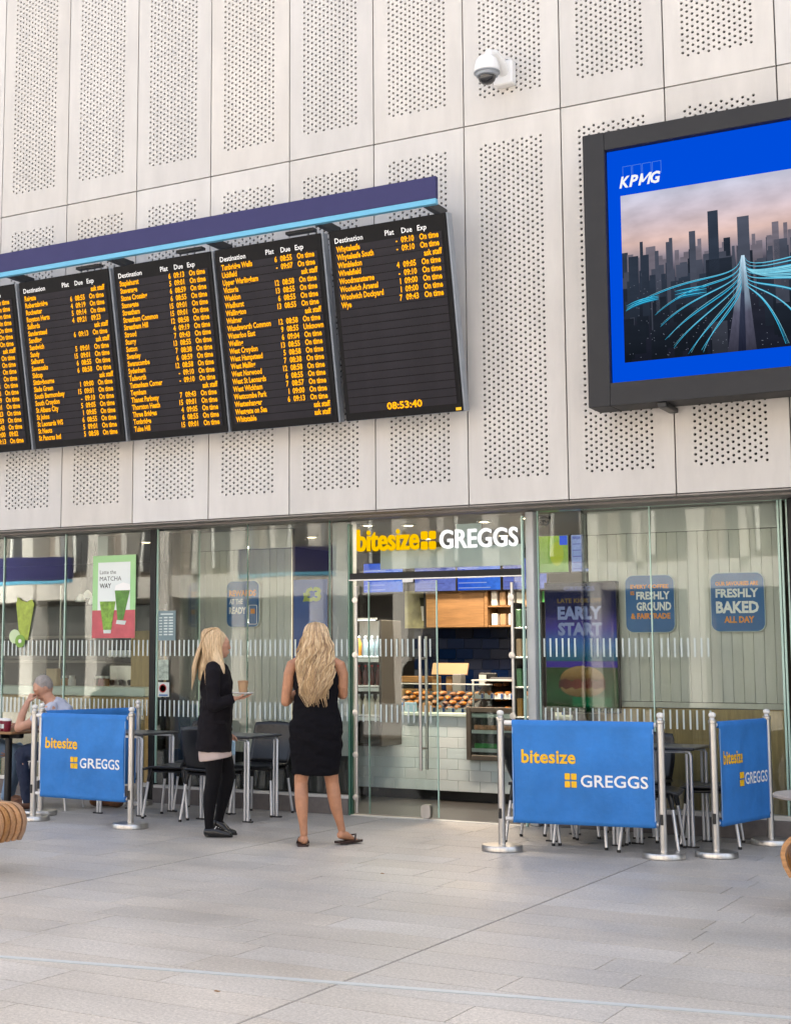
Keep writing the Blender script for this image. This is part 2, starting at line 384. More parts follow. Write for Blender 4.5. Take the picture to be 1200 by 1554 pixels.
# ------------------------------------------------------------------ ground and paving
gb = MB().box(-150, 150, -150, 1.2, -.3, -.016)
ground = struct(gb.build('ground', M['grout']))
floor = struct(MB().box(-60, 60, -70, .9, -.016, -.006).build('floor', M['grout']))
rng = random.Random(3)
JX = [-1.185 + 2.812 * k for k in range(0, 5)]          # movement joints across the concourse
rowd = .315; y = .42; n_sl = 0; rows = []
while y > -7.6:
    rows.append((y - rowd, y)); y -= rowd
rest = MB()
def slab(x0, x1, ya, yb, mb=None):
    g = .0015
    mb2 = mb or MB(); z = -.0 + (rng.random() - .5) * .0008
    mb2.add([(x0 + g, ya + g, -.006), (x1 - g, ya + g, -.006), (x1 - g, yb - g, -.006), (x0 + g, yb - g, -.006),
             (x0 + g * 2, ya + g * 2, z), (x1 - g * 2, ya + g * 2, z), (x1 - g * 2, yb - g * 2, z), (x0 + g * 2, yb - g * 2, z)],
            [(4, 5, 6, 7), (0, 1, 5, 4), (1, 2, 6, 5), (2, 3, 7, 6), (3, 0, 4, 7)])
    return mb2
for ya, yb in rows:
    for k in range(4):
        a = JX[k] + .005; b = JX[k + 1] - .005
        cuts = [a] + sorted([a + (b - a) * (i / 3 + (rng.random() - .5) * .22) for i in (1, 2)]) + [b]
        for i in range(3):
            x0, x1 = cuts[i], cuts[i + 1]
            # keep the slabs that can be seen as parts
            vis = x1 > 1.0 - max(0, 0) and x0 < 9.6 and not (yb < -4.9 and x1 < 4.4 + (-yb - 4.9) * .9)
            if vis and n_sl < 290:
                slab(x0, x1, ya, yb).build('paving_slab', M['slab'], floor); n_sl += 1
            else: slab(x0, x1, ya, yb, rest)
for k in range(-14, 16):
    a = -1.185 + 2.812 * k + .005; b = a + 2.802
    yy = -7.6 if 0 <= k < 4 else .42
    if 0 <= k < 4: yy = rows[-1][0]
    while yy > -45:
        for i in range(3): slab(a + (b - a) * i / 3, a + (b - a) * (i + 1) / 3, yy - .63, yy, rest)
        yy -= .63
ro = rest.build('paving_slab', M['slab'], floor); ro['kind'] = 'stuff'
for x in JX: MB().box(x - .0045, x + .0045, -8, .42, -.006, -.0015).build('movement_joint', M['joint'], floor)
d = Vector((9.1 - 5.586, -5.415 + 6.145, 0)).normalized(); nrm = Vector((-d.y, d.x, 0)) * .022
p0 = Vector((5.586, -6.145, 0)) - d * 4; p1 = Vector((9.1, -5.415, 0)) + d * 3
st = MB().add([(*(p0 - nrm).xy, -.002), (*(p1 - nrm).xy, -.002), (*(p1 + nrm).xy, -.002), (*(p0 + nrm).xy, -.002), (*(p0 - nrm).xy, .004), (*(p1 - nrm).xy, .004), (*(p1 + nrm).xy, .004), (*(p0 + nrm).xy, .004)],
              [(4, 5, 6, 7), (0, 1, 5, 4), (1, 2, 6, 5), (2, 3, 7, 6), (3, 0, 4, 7)]).build('floor_strip', M['steel_strip'])
tag(st, 'thin pale metal strip running across the paving in the foreground', 'floor strip')
for (x, y, a) in ((7.83, -4.2, .5), (6.1, -6.05, .1), (5.76, -6.3, .15), (8.3, -5.0, .6)):
    pass
leafs = [((5.21, -6.35), 'brown fleck of litter on paving at far lower left'), ((6.88, -6.22), 'dark sliver of litter on paving below the pale floor strip'), ((5.93, -2.75), 'small brown crumb of litter on open paving in front of the doorway')]
for (x, y), lb in leafs:
    lf = MB().add([(-.02, -.006, .0), (.012, -.009, .0), (.022, .003, .0), (-.01, .008, .0), (-.018, -.005, .004), (.012, -.007, .006), (.02, .003, .003), (-.01, .006, .007)],
                  [(4, 5, 6, 7), (0, 1, 5, 4), (1, 2, 6, 5), (2, 3, 7, 6), (3, 0, 4, 7)]).build('litter', M['cab'], loc=(x, y, .002)); lf.scale = (.7, .7, .7)
    tag(lf, lb, 'litter')

# ------------------------------------------------------------------ perforated cladding
W = .9; H0, H1 = 2.738, 6.133
def perf_mesh(h, off_bottom, n_rows, T=.028):
    g = .006; x0, x1 = g, W - g; mb = MB()
    cw, chh = .0425, .0538; sx = .163 - cw / 2; nc = 14; r = .0122
    z0, z1 = g, h - g
    ex = sx + nc * cw
    mb.add([(x0, 0, z0), (sx, 0, z0), (sx, 0, z1), (x0, 0, z1)], [(0, 1, 2, 3)])
    mb.add([(ex, 0, z0), (x1, 0, z0), (x1, 0, z1), (ex, 0, z1)], [(0, 1, 2, 3)])
    dirs = [(-1, -1), (0, -1), (1, -1), (1, 0), (1, 1), (0, 1), (-1, 1), (-1, 0)]
    for c in range(nc):
        xa = sx + c * cw; cx = xa + cw / 2
        zb = off_bottom + (0 if c % 2 == 0 else -chh / 2) - chh / 2
        nr = n_rows + (0 if c % 2 == 0 else 1)
        zt = zb + nr * chh
        mb.add([(xa, 0, z0), (xa + cw, 0, z0), (xa + cw, 0, zb), (xa, 0, zb)], [(0, 1, 2, 3)])
        mb.add([(xa, 0, zt), (xa + cw, 0, zt), (xa + cw, 0, z1), (xa, 0, z1)], [(0, 1, 2, 3)])
        for k in range(nr):
            cz = zb + (k + .5) * chh
            vs = [(cx + d_[0] * cw / 2, 0, cz + d_[1] * chh / 2) for d_ in dirs]
            for i in range(8):
                a = R(-135 + 45 * i); vs.append((cx + r * math.cos(a), 0, cz + r * math.sin(a)))
            vs += [(v[0], T * .7, v[2]) for v in vs[8:16]]
            fs = [(i, (i + 1) % 8, 8 + (i + 1) % 8, 8 + i) for i in range(8)] + [(8 + i, 8 + (i + 1) % 8, 16 + (i + 1) % 8, 16 + i) for i in range(8)]
            mb.add(vs, fs)
    # returns at the edges
    mb.add([(x0, 0, z0), (x0, 0, z1), (x0, T, z1), (x0, T, z0)], [(0, 1, 2, 3)])
    mb.add([(x1, 0, z0), (x1, T, z0), (x1, T, z1), (x1, 0, z1)], [(0, 1, 2, 3)])
    mb.add([(x0, 0, z0), (x0, T, z0), (x1, T, z0), (x1, 0, z0)], [(0, 1, 2, 3)])
    mb.add([(x0, 0, z1), (x1, 0, z1), (x1, T, z1), (x0, T, z1)], [(0, 1, 2, 3)])
    me = bpy.data.meshes.new('cladding_panel'); me.from_pydata(mb.v, [], mb.f); me.materials.append(M['panel']); me.update(); return me
facade = thing('cladding_wall', 'tall pale facade of perforated cladding panels above the shopfronts', 'wall')
me_low = perf_mesh(H1 - H0, 2.994 - H0, 55)
me_up = perf_mesh(3.395, 6.399 - H1, 54)
for i in range(-3, 13):
    put('cladding_panel', me_low, facade, (i * W, 0, H0)); put('cladding_panel', me_up, facade, (i * W, 0, H1))
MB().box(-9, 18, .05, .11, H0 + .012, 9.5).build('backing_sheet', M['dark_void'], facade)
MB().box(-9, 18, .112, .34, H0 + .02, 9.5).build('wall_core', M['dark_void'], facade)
MB().box(-40, 40, 0.0, .30, 9.56, 9.9).build('coping', M['soffit'], facade)
MB().bbox(-40, 40, .35, 9, 9.91, 13.6, .02).build('unseen_shade_wall', M['panel'], facade)  # unseen wall added to keep sun off the floor and cut its bounce
MB().box(-3 * W - 9, -3 * W - .003, 0, .05, H0, 9.55).build('side_cladding', M['panel'], facade)
MB().box(13 * W + .003, 24, 0, .05, H0, 9.55).build('side_cladding', M['panel'], facade)
for i in range(-3, 12):
    MB().box(i * W + .003, (i + 1) * W - .003, .002, .2, H0 - .014, H0 - .002).build('soffit_panel', M['soffit'], facade)
MB().box(-9, 18, .2, .80, H0 - .03, H0 + .01).build('soffit_backing', M['soffit'], facade)

# ------------------------------------------------------------------ shop rooms (enclosure)
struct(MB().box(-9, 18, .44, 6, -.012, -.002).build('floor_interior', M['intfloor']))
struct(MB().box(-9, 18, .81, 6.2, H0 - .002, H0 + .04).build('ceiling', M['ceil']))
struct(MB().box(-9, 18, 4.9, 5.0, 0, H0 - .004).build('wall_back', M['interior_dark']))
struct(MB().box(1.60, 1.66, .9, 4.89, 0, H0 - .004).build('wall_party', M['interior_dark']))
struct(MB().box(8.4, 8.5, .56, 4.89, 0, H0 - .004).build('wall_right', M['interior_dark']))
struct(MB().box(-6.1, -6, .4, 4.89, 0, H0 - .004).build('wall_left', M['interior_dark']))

# ------------------------------------------------------------------ glazed shopfronts
TOP = H0 - .032
pane_list = []
def pane(par, x0, x1, z0, z1, y, m=M['glass'], nm='glass_pane'):
    o = MB().box(x0, x1, y, y + .012, z0, z1).build(nm, m, par); pane_list.append((o, x0, x1, z0, z1, y)); return o
def vbar(par, nm, x0, x1, y0, y1, z0, z1, m): return MB().box(x0, x1, y0, y1, z0, z1).build(nm, m, par)
def edge(par, x, y, z0, z1, w=.012, m='edge'): return MB().box(x - w / 2, x + w / 2, y - .003, y + .018, z0, z1).build('glass_edge', M[m], par)
bar_me = MB().box(-.0075, .0075, -.0032, -.0012, 0, .158).mesh('frosted_bar', M['frost'])
def bars(o, x0, x1, y, pit=.0552):
    k = math.ceil((x0 + .02 + 20) / pit)
    while k * pit - 20 < x1 - .02:
        for z in (1.437, .844): put('frosted_bar', bar_me, o, (k * pit - 20, y, z))
        k += 1
left = thing('cafe_shopfront', 'green-tinted glass front of the left-hand cafe, ending at the black mullion', 'shopfront', (0, 0, 0))
zb = .19
for x0, x1 in ((-6, -2.9), (-2.89, -1.2), (-1.19, -.166), (-.154, .674), (.686, 1.775)):
    o = pane(left, x0, x1, zb, TOP, G)
    if x1 > -.2: bars(o, x0, x1, G)
for x in (-.16, .68): edge(left, x, G, zb, TOP)
vbar(left, 'mullion', 1.782, 1.85, G - .02, G + .14, .0, TOP, M['mullion'])
vbar(left, 'kerb', -6, 1.78, G - .03, G + .1, 0, .145, M['kerb'])
vbar(left, 'bottom_rail', -6, 1.78, G - .02, G + .05, .147, .185, M['rail'])
vbar(left, 'head_rail', -6, 1.78, G - .01, G + .04, TOP + .001, TOP + .03, M['soffit'])

mid = thing('bakery_shopfront', 'bakery glass front with frosted bars, left of the sliding door', 'shopfront')
for x0, x1 in ((1.862, 2.917), (2.929, 3.822), (3.834, 4.035)):
    o = pane(mid, x0, x1, zb, TOP, G); bars(o, x0, x1, G)
edge(mid, 1.857, G, zb, TOP, .016); edge(mid, 2.923, G, zb, TOP, .008, 'edge_dark'); edge(mid, 3.828, G, zb, TOP, .01, 'edge_dark')
fn = MB().box(2.125, 2.135, G + .014, G + .34, zb, TOP).build('glass_fin', M['glass'], mid)
MB().box(2.122, 2.138, G + .34, G + .352, zb, TOP).build('glass_edge', M['edge'], fn)
vbar(mid, 'kerb', 1.85, 4.03, G - .03, G + .1, 0, .145, M['kerb'])
vbar(mid, 'bottom_rail', 1.85, 4.03, G - .02, G + .05, .147, .175, M['rail'])
vbar(mid, 'head_rail', 1.85, 4.03, G - .01, G + .04, TOP + .001, TOP + .03, M['soffit'])
vbar(mid, 'base_panel', 1.87, 4.0, G + .10, G + .12, 0, .52, M['interior_dark'])

ent = thing('shop_entrance', 'glass doorway of the bakery with a dark transom rail and steel door rods', 'entrance')
pane(ent, 4.05, 5.735, 2.205, TOP, G, M['door_glass'], 'transom_glass')
vbar(ent, 'transom_rail', 4.045, 5.74, G - .015, G + .05, 2.135, 2.20, M['mullion'])
vbar(ent, 'transom_trim', 4.045, 5.74, G - .022, G - .016, 2.132, 2.142, M['rail'])
o = pane(ent, 4.05, 4.24, .02, 2.13, G, M['door_glass'], 'side_glass'); bars(o, 4.05, 4.24, G)
MB().box(4.030, 4.050, G - .02, G + .05, 0, 2.66).build('glass_fin', M['edge_dark'], ent)
MB().box(4.054, 4.062, G - .004, G + .02, 0.02, 2.13).build('glass_edge', M['edge_dark'], ent)
leafd = MB().box(4.22, 4.905, G + .03, G + .042, .02, 2.12).build('door_leaf', M['door_glass'], ent)
bars(leafd, 4.25, 4.9, G + .028)
MB().box(4.900, 4.908, G + .027, G + .045, .02, 2.12).build('glass_edge', M['edge'], leafd)
MB().box(4.216, 4.224, G + .027, G + .045, .02, 2.12).build('glass_edge', M['edge'], leafd)
hb = MB()
for y_ in (G - .03, G + .1): hb.tube([(4.765, y_, .43), (4.765, y_, 1.62)], .014, 12)
for z in (.62, 1.42): hb.tube([(4.765, G - .03, z), (4.765, G + .1, z)], .009, 8)
hb.build('pull_handle', M['steel'], leafd, smooth=True)
MB().prism(rrect(4.74, 4.83, 0.01, .13, .03), G + .01, G + .07).build('floor_lock', M['steel'], leafd)
MB().box(4.595, 4.70, G - .03, G - .02, 2.105, 2.135).build('door_closer_plate', M['white_cap'], ent)
for x in (4.13, 5.655):
    rd = MB().tube([(x, G - .045, .03), (x, G - .045, 2.08)], .014, 12).build('door_rod', M['steel'], ent, smooth=True)
    for z in (.17, .55, .93, 1.45, 1.95): MB().lathe([(.008, .0), (.028, .002), (.030, .008), (.026, .016), (.01, .017)], 16, (x, G - .075, z), axis='y').build('disc_fixing', M['steel'], rd, smooth=True)
o = pane(ent, 5.66, 5.735, .02, 2.13, G, M['door_glass'], 'side_glass')
MB().box(5.738, 5.750, G - .02, G + .02, 0, 2.66).build('glass_fin', M['edge'], ent)
vbar(ent, 'threshold', 4.05, 5.74, G - .02, G + .06, -.001, .006, M['rail'])

right = thing('corner_shopfront', 'right-hand bakery glass front in front of pale planking and round-cornered signs', 'shopfront')
for x0, x1 in ((5.84, 6.235), (6.243, 6.80), (6.812, 7.85)):
    y_ = GR if x0 > 6.2 else G + .1
    o = pane(right, x0, x1, zb, TOP, y_); bars(o, x0, min(x1, 7.3), y_)
edge(right, 5.845, G + .1, zb, TOP, .012); edge(right, 6.806, GR, zb, TOP, .010)
for x in (7.86, 7.885, 7.93): edge(right, x, GR, zb, TOP, .016)
MB().box(7.862, 7.874, GR + .02, GR + .30, zb, TOP).build('glass_fin', M['glass'], right)
vbar(right, 'mullion', 6.10, 6.15, .92, 1.0, 2.22, TOP, M['mullion'])
vbar(right, 'step_panel', 6.236, 6.242, G + .112, GR, zb, TOP, M['glass'])
vbar(right, 'kerb', 5.75, 7.95, GR - .10, GR + .1, 0, .15, M['kerb'])
vbar(right, 'bottom_rail', 5.75, 7.95, GR - .05, GR + .05, .152, .19, M['rail'])
vbar(right, 'head_rail', 5.75, 7.95, GR - .02, GR + .04, TOP + .001, TOP + .03, M['edge'])
tag(MB().bbox(7.96, 8.4, .42, .9, 0, TOP, .01).build('dark_pillar', M['mullion']), 'near-black pillar closing the shopfront at the right edge', 'pillar')
tag(MB().bbox(8.42, 12, .42, .9, 0, TOP, .01).build('dark_panelling', M['mullion']), 'dark panelling beyond the pillar at the far right edge', 'wall panel')
for x, lb in ((3.78, 'light cladding column with mottled surface just left of the bakery door'), (5.755, 'narrow light column just right of the bakery door')):
    w = .20 if x < 4 else .075
    yc = G + .14 if x < 5 else G + .03
    tag(MB().bbox(x + .0, x + w, yc, yc + .12, 0, H0 - .04, .008).build('column', M['colm']), lb, 'column')

# ------------------------------------------------------------------ departure boards
def board(label, x, rows_, clock=False, header=True, sticker=False):
    BW, BL = 1.143, 1.70
    t = thing('departure_board', label, 'departure board', (x, -.24, 3.522), 0, 'departure boards under the indigo fascia')
    t.rotation_euler = (R(10.98), 0, 0)
    MB().bbox(0, BW, .012, .11, .0, BL, .006).build('housing', M['housing'], t)
    MB().bbox(.0, BW - .012, -.004, .011, .004, BL - .002, .004).build('bezel', M['bezel'], t)
    MB().box(.035, BW - .05, -.0065, -.0045, .07, BL - .145).build('screen', M['led_back'], t)
    rh = (BL - .145 - .07) / 21
    rme = MB().box(.045, BW - .06, -.0095, -.007, 0, rh - .008).mesh('display_row', M['led_row'])
    for k in range(21):
        zz = BL - .145 - (k + 1) * rh + .002
        ro_ = put('display_row', rme, t, (0, 0, zz))
        if k < len(rows_):
            d_, a, b, c = rows_[k]; its = []
            bs = dict(y=-.0115, z=.016, size=.071, bold=.032, sp=1.0)
            if d_: text('destination_text', [dict(s=d_, x=.065, sx=.70, **bs)], M['amber'], ro_)
            if b == 'ask': text('status_text', [dict(s='ask staff', x=BW - .07, align='r', sx=.72, **bs)], M['amber'], ro_)
            else:
                text('platform_text', [dict(s=a, x=.665, align='r', sx=.72, **bs)], M['amber'], ro_); text('time_text', [dict(s=b, x=.70, sx=.78, **bs)], M['amber'], ro_)
                text('status_text', [dict(s=c, x=.875, sx=.74, **bs)], M['amber'], ro_)
        if clock and k == 20:
            text('clock_text', [dict(s=clock, fit=(.42, .76, .0, .066), y=-.0115, bold=.03)], M['amber'], ro_)
    hz = BL - .118
    for w_, x_ in (('Destination', .055), ('Plat', .55), ('Due', .71), ('Exp', .86)): text('heading_text', [dict(s=w_, x=x_, z=hz, y=-.0065, size=.066, sx=.92, bold=.010)], M['label_white'], t)
    if sticker: MB().box(BW - .075, BW - .025, -.007, -.0045, .012, .038).build('sticker', M['yellow'], t)
    # hanging bracket behind the board
    MB().box(.25, .32, .11, .19, .3, BL - .05).box(.82, .89, .11, .19, .3, BL - .05).build('bracket', M['blk'], t)
    MB().bbox(.44, .66, .112, .16, .7, 1.0, .004).build('junction_box', M['housing'], t)
    return t
OT = 'On time'
def P_(s):
    out = []
    for ln in s.split('|'):
        q = ln.split(','); out.append((q[0], q[1], q[2], q[3] if len(q) > 3 else OT) if len(q) > 2 else (q[0], '', 'ask', ''))
    return out
B1 = P_(',6,08:55|,5,09:01|,12,08:58|,6,08:59|,15,09:01|,5,09:01|,4,09:05|,ask|,6,08:55|,5,09:01|,7,09:05|,6,08:59|,15,09:03|,5,09:03|,6,08:59|,12,09:01|,5,09:23|,7,08:59|,7,09:43|,6,09:00,09:02|,5,09:13')
B2 = P_('Reigate,ask|Robertsbridge,6,08:55|Rochester,4,09:19|Royston Herts,5,09:14|Salfords,4,09:21,09:23|Sanderstead,ask|Sandling,6,09:13|Sandwich,ask|Sandy,5,09:01|Selhurst,15,09:01|Sevenoaks,6,08:55|Sidcup,6,08:58|Sittingbourne,ask|Slade Green,1,09:00|South Bermondsey,15,09:01|South Croydon,-,09:10|St Albans City,5,09:05|St Johns,1,09:05|St Leonards WS,6,08:55|St Neots,5,09:01|St Pancras Intl,5,08:58')
B3 = P_('Staplehurst,6,09:13|Stevenage,5,09:01|Stone Crossing,6,08:59|Stonegate,6,08:55|Streatham,15,09:01|Streatham Common,15,09:01|Streatham Hill,12,08:58|Strood,4,09:19|Sturry,7,09:43|Sutton,13,08:55|Swanley,7,08:38|Swanscombe,6,08:59|Sydenham,12,08:58|Tadworth,-,09:10|Tattenham Corner,-,09:10|Teynham,ask|Thanet Parkway,7,09:43|Thornton Heath,15,09:01|Three Bridges,4,09:05|Tonbridge,6,08:55|Tulse Hill,15,09:01')
B4 = P_('Tunbridge Wells,6,08:55|Uckfield,-,09:07|Upper Warlingham,ask|Victoria,12,08:58|Waddon,13,08:55|Wadhurst,6,08:55|Wallington,13,08:55|Walmer,ask|Wandsworth Common,12,08:58|Waterloo East,9,08:55,Unknown|Welling,6,09:04|West Croydon,13,08:55|West Hampstead,5,08:58|West Malling,7,08:38|West Norwood,12,08:58|West St Leonards,6,08:55|West Wickham,7,08:57|Westcombe Park,1,09:00|Westenhanger,6,09:13|Westgate on Sea,ask|Whitstable,ask')
B5 = P_('Whyteleafe,-,09:10|Whyteleafe South,-,09:10|Wimbledon,ask|Wivelsfield,4,09:05|Woodmansterne,-,09:10|Woolwich Arsenal,1,09:00|Woolwich Dockyard,1,09:00|Wye,7,09:43')
board('departure board at the far left edge, mostly cut off, showing only On time entries', -.44, B1)
board('second departure board from the left, list from Reigate to St Pancras Intl', .754, B2)
board('middle departure board, list from Staplehurst to Tulse Hill', 1.947, B3)
board('departure board listing Tunbridge Wells to Whitstable', 3.120, B4)
board('rightmost departure board, mostly empty rows with the clock 08:53:40', 4.333, B5, clock='08:53:40', sticker=True)

fas = thing('board_fascia', 'long indigo fascia with a cyan stripe above the departure boards', 'fascia')
MB().bbox(-5, 5.415, -.65, -.60, 5.302, 5.495, .003).build('indigo_panel', M['indigo'], fas)
MB().bbox(-5, 5.415, -.652, -.60, 5.252, 5.300, .003).build('cyan_stripe', M['cyan'], fas)
for x in (-3.2, -2.0, -.8, .45, 1.75, 2.93, 4.12, 5.2):
    MB().box(x - .03, x + .03, -.6, .0, 5.33, 5.40).build('support_arm', M['blk'], fas)

for x in (1.75, 2.95, 4.15): MB().box(x - .26, x + .03, -.57, -.50, 5.225, 5.25).build('hanger_plate', M['blk'], fas)

# ------------------------------------------------------------------ big advertising screen
ls = thing('advertising_screen', 'big advertising screen in a dark grey frame, showing a city at dusk on blue', 'screen')
X0, X1, Z0, Z1 = 6.617, 10.44, 3.432, 5.705; x0, x1, z0, z1 = 6.798, 10.26, 3.618, 5.552
MB().bbox(X0, x0, -.38, -.08, Z0, Z1, .004).build('frame', M['grey_frame'], ls)
MB().bbox(x1, X1, -.38, -.08, Z0, Z1, .004).build('frame', M['grey_frame'], ls)
MB().bbox(x0 + .001, x1 - .001, -.379, -.08, Z0 + .001, z0, .003).build('frame', M['grey_frame'], ls)
MB().bbox(x0 + .001, x1 - .001, -.379, -.08, z1, Z1 - .001, .003).build('frame', M['grey_frame'], ls)
MB().box(x0, x1, -.30, -.09, z0, z1).build('screen_body', M['bezel'], ls)
MB().box(x0 + .008, x1 - .008, -.335, -.30, z0 + .008, z1 - .008).build('screen', emi('screen_blue', (.0, .075, .72), 1.0), ls)
px0, px1, pz0, pz1 = 6.912, 10.14, 3.78, 5.158
def ramp_mat(name, stops, s=1.0, axis='Z'):
    m = bpy.data.materials.new(name); m.use_nodes = True; nt = m.node_tree; nt.nodes.clear(); L = nt.links.new
    o = nt.nodes.new('ShaderNodeOutputMaterial'); e = nt.nodes.new('ShaderNodeEmission'); e.inputs[1].default_value = s * ES
    tc = nt.nodes.new('ShaderNodeTexCoord'); sp = nt.nodes.new('ShaderNodeSeparateXYZ'); mr = nt.nodes.new('ShaderNodeMapRange')
    L(tc.outputs['Generated'], sp.inputs[0]); L(sp.outputs[axis], mr.inputs[0]); rp = nt.nodes.new('ShaderNodeValToRGB')
    L(mr.outputs[0], rp.inputs[0]); els = rp.color_ramp.elements
    els[0].position, els[0].color = stops[0][0], (*stops[0][1], 1); els[1].position, els[1].color = stops[-1][0], (*stops[-1][1], 1)
    for p, c in stops[1:-1]: el = els.new(p); el.color = (*c, 1)
    n = nt.nodes.new('ShaderNodeTexNoise'); n.inputs['Scale'].default_value = 9; n.inputs['Detail'].default_value = 8; L(tc.outputs['Generated'], n.inputs['Vector'])
    mx = nt.nodes.new('ShaderNodeMix'); mx.data_type = 'RGBA'; mx.blend_type = 'MULTIPLY'; mx.inputs[0].default_value = .55
    L(rp.outputs[0], mx.inputs[6]); mm = nt.nodes.new('ShaderNodeMapRange'); mm.inputs[1].default_value = .3; mm.inputs[2].default_value = .7; mm.inputs[3].default_value = .6; mm.inputs[4].default_value = 1.25
    L(n.outputs[0], mm.inputs[0]); L(mm.outputs[0], mx.inputs[7])
    L(mx.outputs[2], e.inputs[0]); L(e.outputs[0], o.inputs[0]); return m
def on(px_, py_): return None
hz = pz0 + (pz1 - pz0) * .60
MB().box(px0, px1, -.338, -.3355, pz0, pz1).build('screen_picture', ramp_mat('dusk_picture', [(0, (.010, .012, .022)), (.3, (.02, .022, .035)), (.5, (.05, .055, .085)), (.60, (.30, .25, .30)), (.70, (.78, .55, .50)), (.84, (.66, .56, .62)), (1, (.56, .57, .70))]), ls)
tones = [(.035, .048, .075), (.075, .085, .12), (.19, .17, .21), (.02, .027, .042), (.26, .2, .22)]
tm = [ramp_mat('tower_tone', [(0, tuple(v * .35 for v in c)), (.5, tuple(v * .8 for v in c)), (1, c)], 1.0) for c in tones]
rg = random.Random(5)
towers = [[] for _ in tm]
def tower(a, b, y_, zz0, zt, mi):
    a = max(px0, a); b = min(px1, b); zz0 = max(pz0, zz0)
    if b > a: towers[mi].append((a, b, y_, zz0, zt))
for layer in range(6):
    n_ = (90, 84, 66, 54, 44, 34)[layer]
    for k in range(n_):
        cx = px0 + (px1 - px0) * (k + rg.random()) / n_; w = rg.uniform(.010, .030) * (1 + .22 * layer)
        if layer > 1 and abs(cx - 7.87) < .05 + .03 * layer: continue
        zt = hz + .0 - layer * .115 + rg.uniform(-.03, .10) + (.05 if rg.random() < .2 and layer < 3 else 0)
        tower(cx - w, cx + w, -.3385 - layer * .0006 - k * .000004, zt - rg.uniform(.2, .35), zt, [2, 1, 0, 0, 3, 3][layer] if rg.random() < .75 else (0, 1, 3)[rg.randrange(3)])
for (a, b, zt, mi) in ((7.27, 7.30, 4.72, 1), (7.605, 7.685, 4.92, 0), (7.58, 7.78, 4.53, 3), (7.83, 7.92, 4.84, 1), (8.09, 8.14, 4.76, 2), (8.10, 8.20, 4.62, 1), (7.455, 7.505, 4.78, 1), (6.965, 7.045, 4.64, 0), (7.07, 7.13, 4.64, 0), (7.18, 7.21, 4.66, 1), (8.35, 8.47, 4.70, 3), (7.15, 7.26, 4.28, 3)):
    tower(a, b, -.3424, zt - .5, zt, mi)
for mi, tl in enumerate(towers):
    mb = MB()
    for a, b, y_, zz0, zz1 in tl: mb.add([(a, y_, zz0), (b, y_, zz0), (b, y_, zz1), (a, y_, zz1)], [(0, 1, 2, 3)])
    o_ = mb.build('pictured_towers', tm[mi], ls); o_['kind'] = 'stuff'
wl = MB()
for k in range(420):
    x = rg.uniform(px0 + .02, px1 - .02); z = pz0 + .02 + (rg.random() ** 1.3) * .62
    wl.add([(x, -.3428, z), (x + .006, -.3428, z), (x + .006, -.3428, z + .005), (x, -.3428, z + .005)], [(0, 1, 2, 3)])
o_ = wl.build('pictured_lights', emi('speck', (.30, .33, .42), .55), ls); o_['kind'] = 'stuff'
ctr = (7.86, 4.53)
for (w0, w1, c_, y_) in ((.11, .012, [(0, (.035, .035, .055)), (.4, (.10, .10, .15)), (.8, (.35, .50, .62)), (1, (.6, .8, .95))], -.3429), (.030, .004, [(0, (.012, .014, .03)), (.6, (.04, .05, .09)), (1, (.5, .7, .85))], -.3431)):
    MB().add([(7.835 - w0, y_, pz0), (7.835 + w0, y_, pz0), (7.865 + w1, y_, ctr[1]), (7.865 - w1, y_, ctr[1])], [(0, 1, 2, 3)]).build('pictured_road', ramp_mat('road_light', c_), ls)
def trail(mb, pts, w, taper=.25):
    n = 22; ps = []
    for i in range(n + 1):
        t = i / n; p = [0, 0]
        for j, c in enumerate(((1 - t) ** 3, 3 * t * (1 - t) ** 2, 3 * t * t * (1 - t), t ** 3)): p[0] += c * pts[j][0]; p[1] += c * pts[j][1]
        ps.append(p)
    for i in range(n):
        a, b = Vector(ps[i]), Vector(ps[i + 1]); d_ = (b - a)
        if not (px0 + .01 < min(a.x, b.x) and max(a.x, b.x) < px1 - .01 and min(a.y, b.y) > pz0 + .01): continue
        nn = Vector((-d_.y, d_.x)).normalized() * w * (taper + (i / n) * (1 - i / n) * 3.2)
        mb.add([(a.x - nn.x, TY[0], a.y - nn.y), (b.x - nn.x, TY[0], b.y - nn.y), (b.x + nn.x, TY[0], b.y + nn.y), (a.x + nn.x, TY[0], a.y + nn.y)], [(0, 1, 2, 3)])
    TY[0] -= .000015
TY = [-.3434]
m1 = MB(); m2 = MB(); m3 = MB()
fan = [(6.93, 4.20, .0), (7.17, 4.14, 0), (7.20, 4.04, .02), (7.24, 3.93, .02), (7.30, 3.86, .04), (7.42, 3.79, .05), (7.52, 3.79, .07)]
for k, (ex, ez, dz) in enumerate(fan):
    for q in range(3):
        j = rg.uniform(-.012, .012) + q * .010
        trail((m1, m3, m2)[q], [(ctr[0] - .01, ctr[1] - .02 - .035 * k), (ctr[0] - .05 + .006 * k, 4.30 - k * .022 + j), (ex + (ctr[0] - ex) * (.55 - .04 * k), ez + .27 - dz * .8 + j), (ex + j, ez + q * .008)], (.0026, .0055, .0016)[q])
for k in range(8):
    for q in range(3):
        j = rg.uniform(-.012, .012)
        ex, ez = (8.16 + k * .17, 3.80 + max(0, k - 1) * .10)
        trail((m1, m3, m2)[q], [(ctr[0] + .02, ctr[1] - .02 - .03 * (7 - k)), (ctr[0] + .06, 4.22 + .01 * k + j), (ex - .12, ez + .42 + j), (ex + q * .012, ez)], (.0038, .006, .0022)[q])
        ex, ez = (8.9 + k * .12, 4.30 + k * .05)
        trail((m2, m3, m1)[q], [(ctr[0] + .03, 4.42), (ctr[0] + .15, 4.28 + .012 * k), (8.45, 4.30 + .015 * k + j), (ex, ez)], (.003, .005, .002)[q])
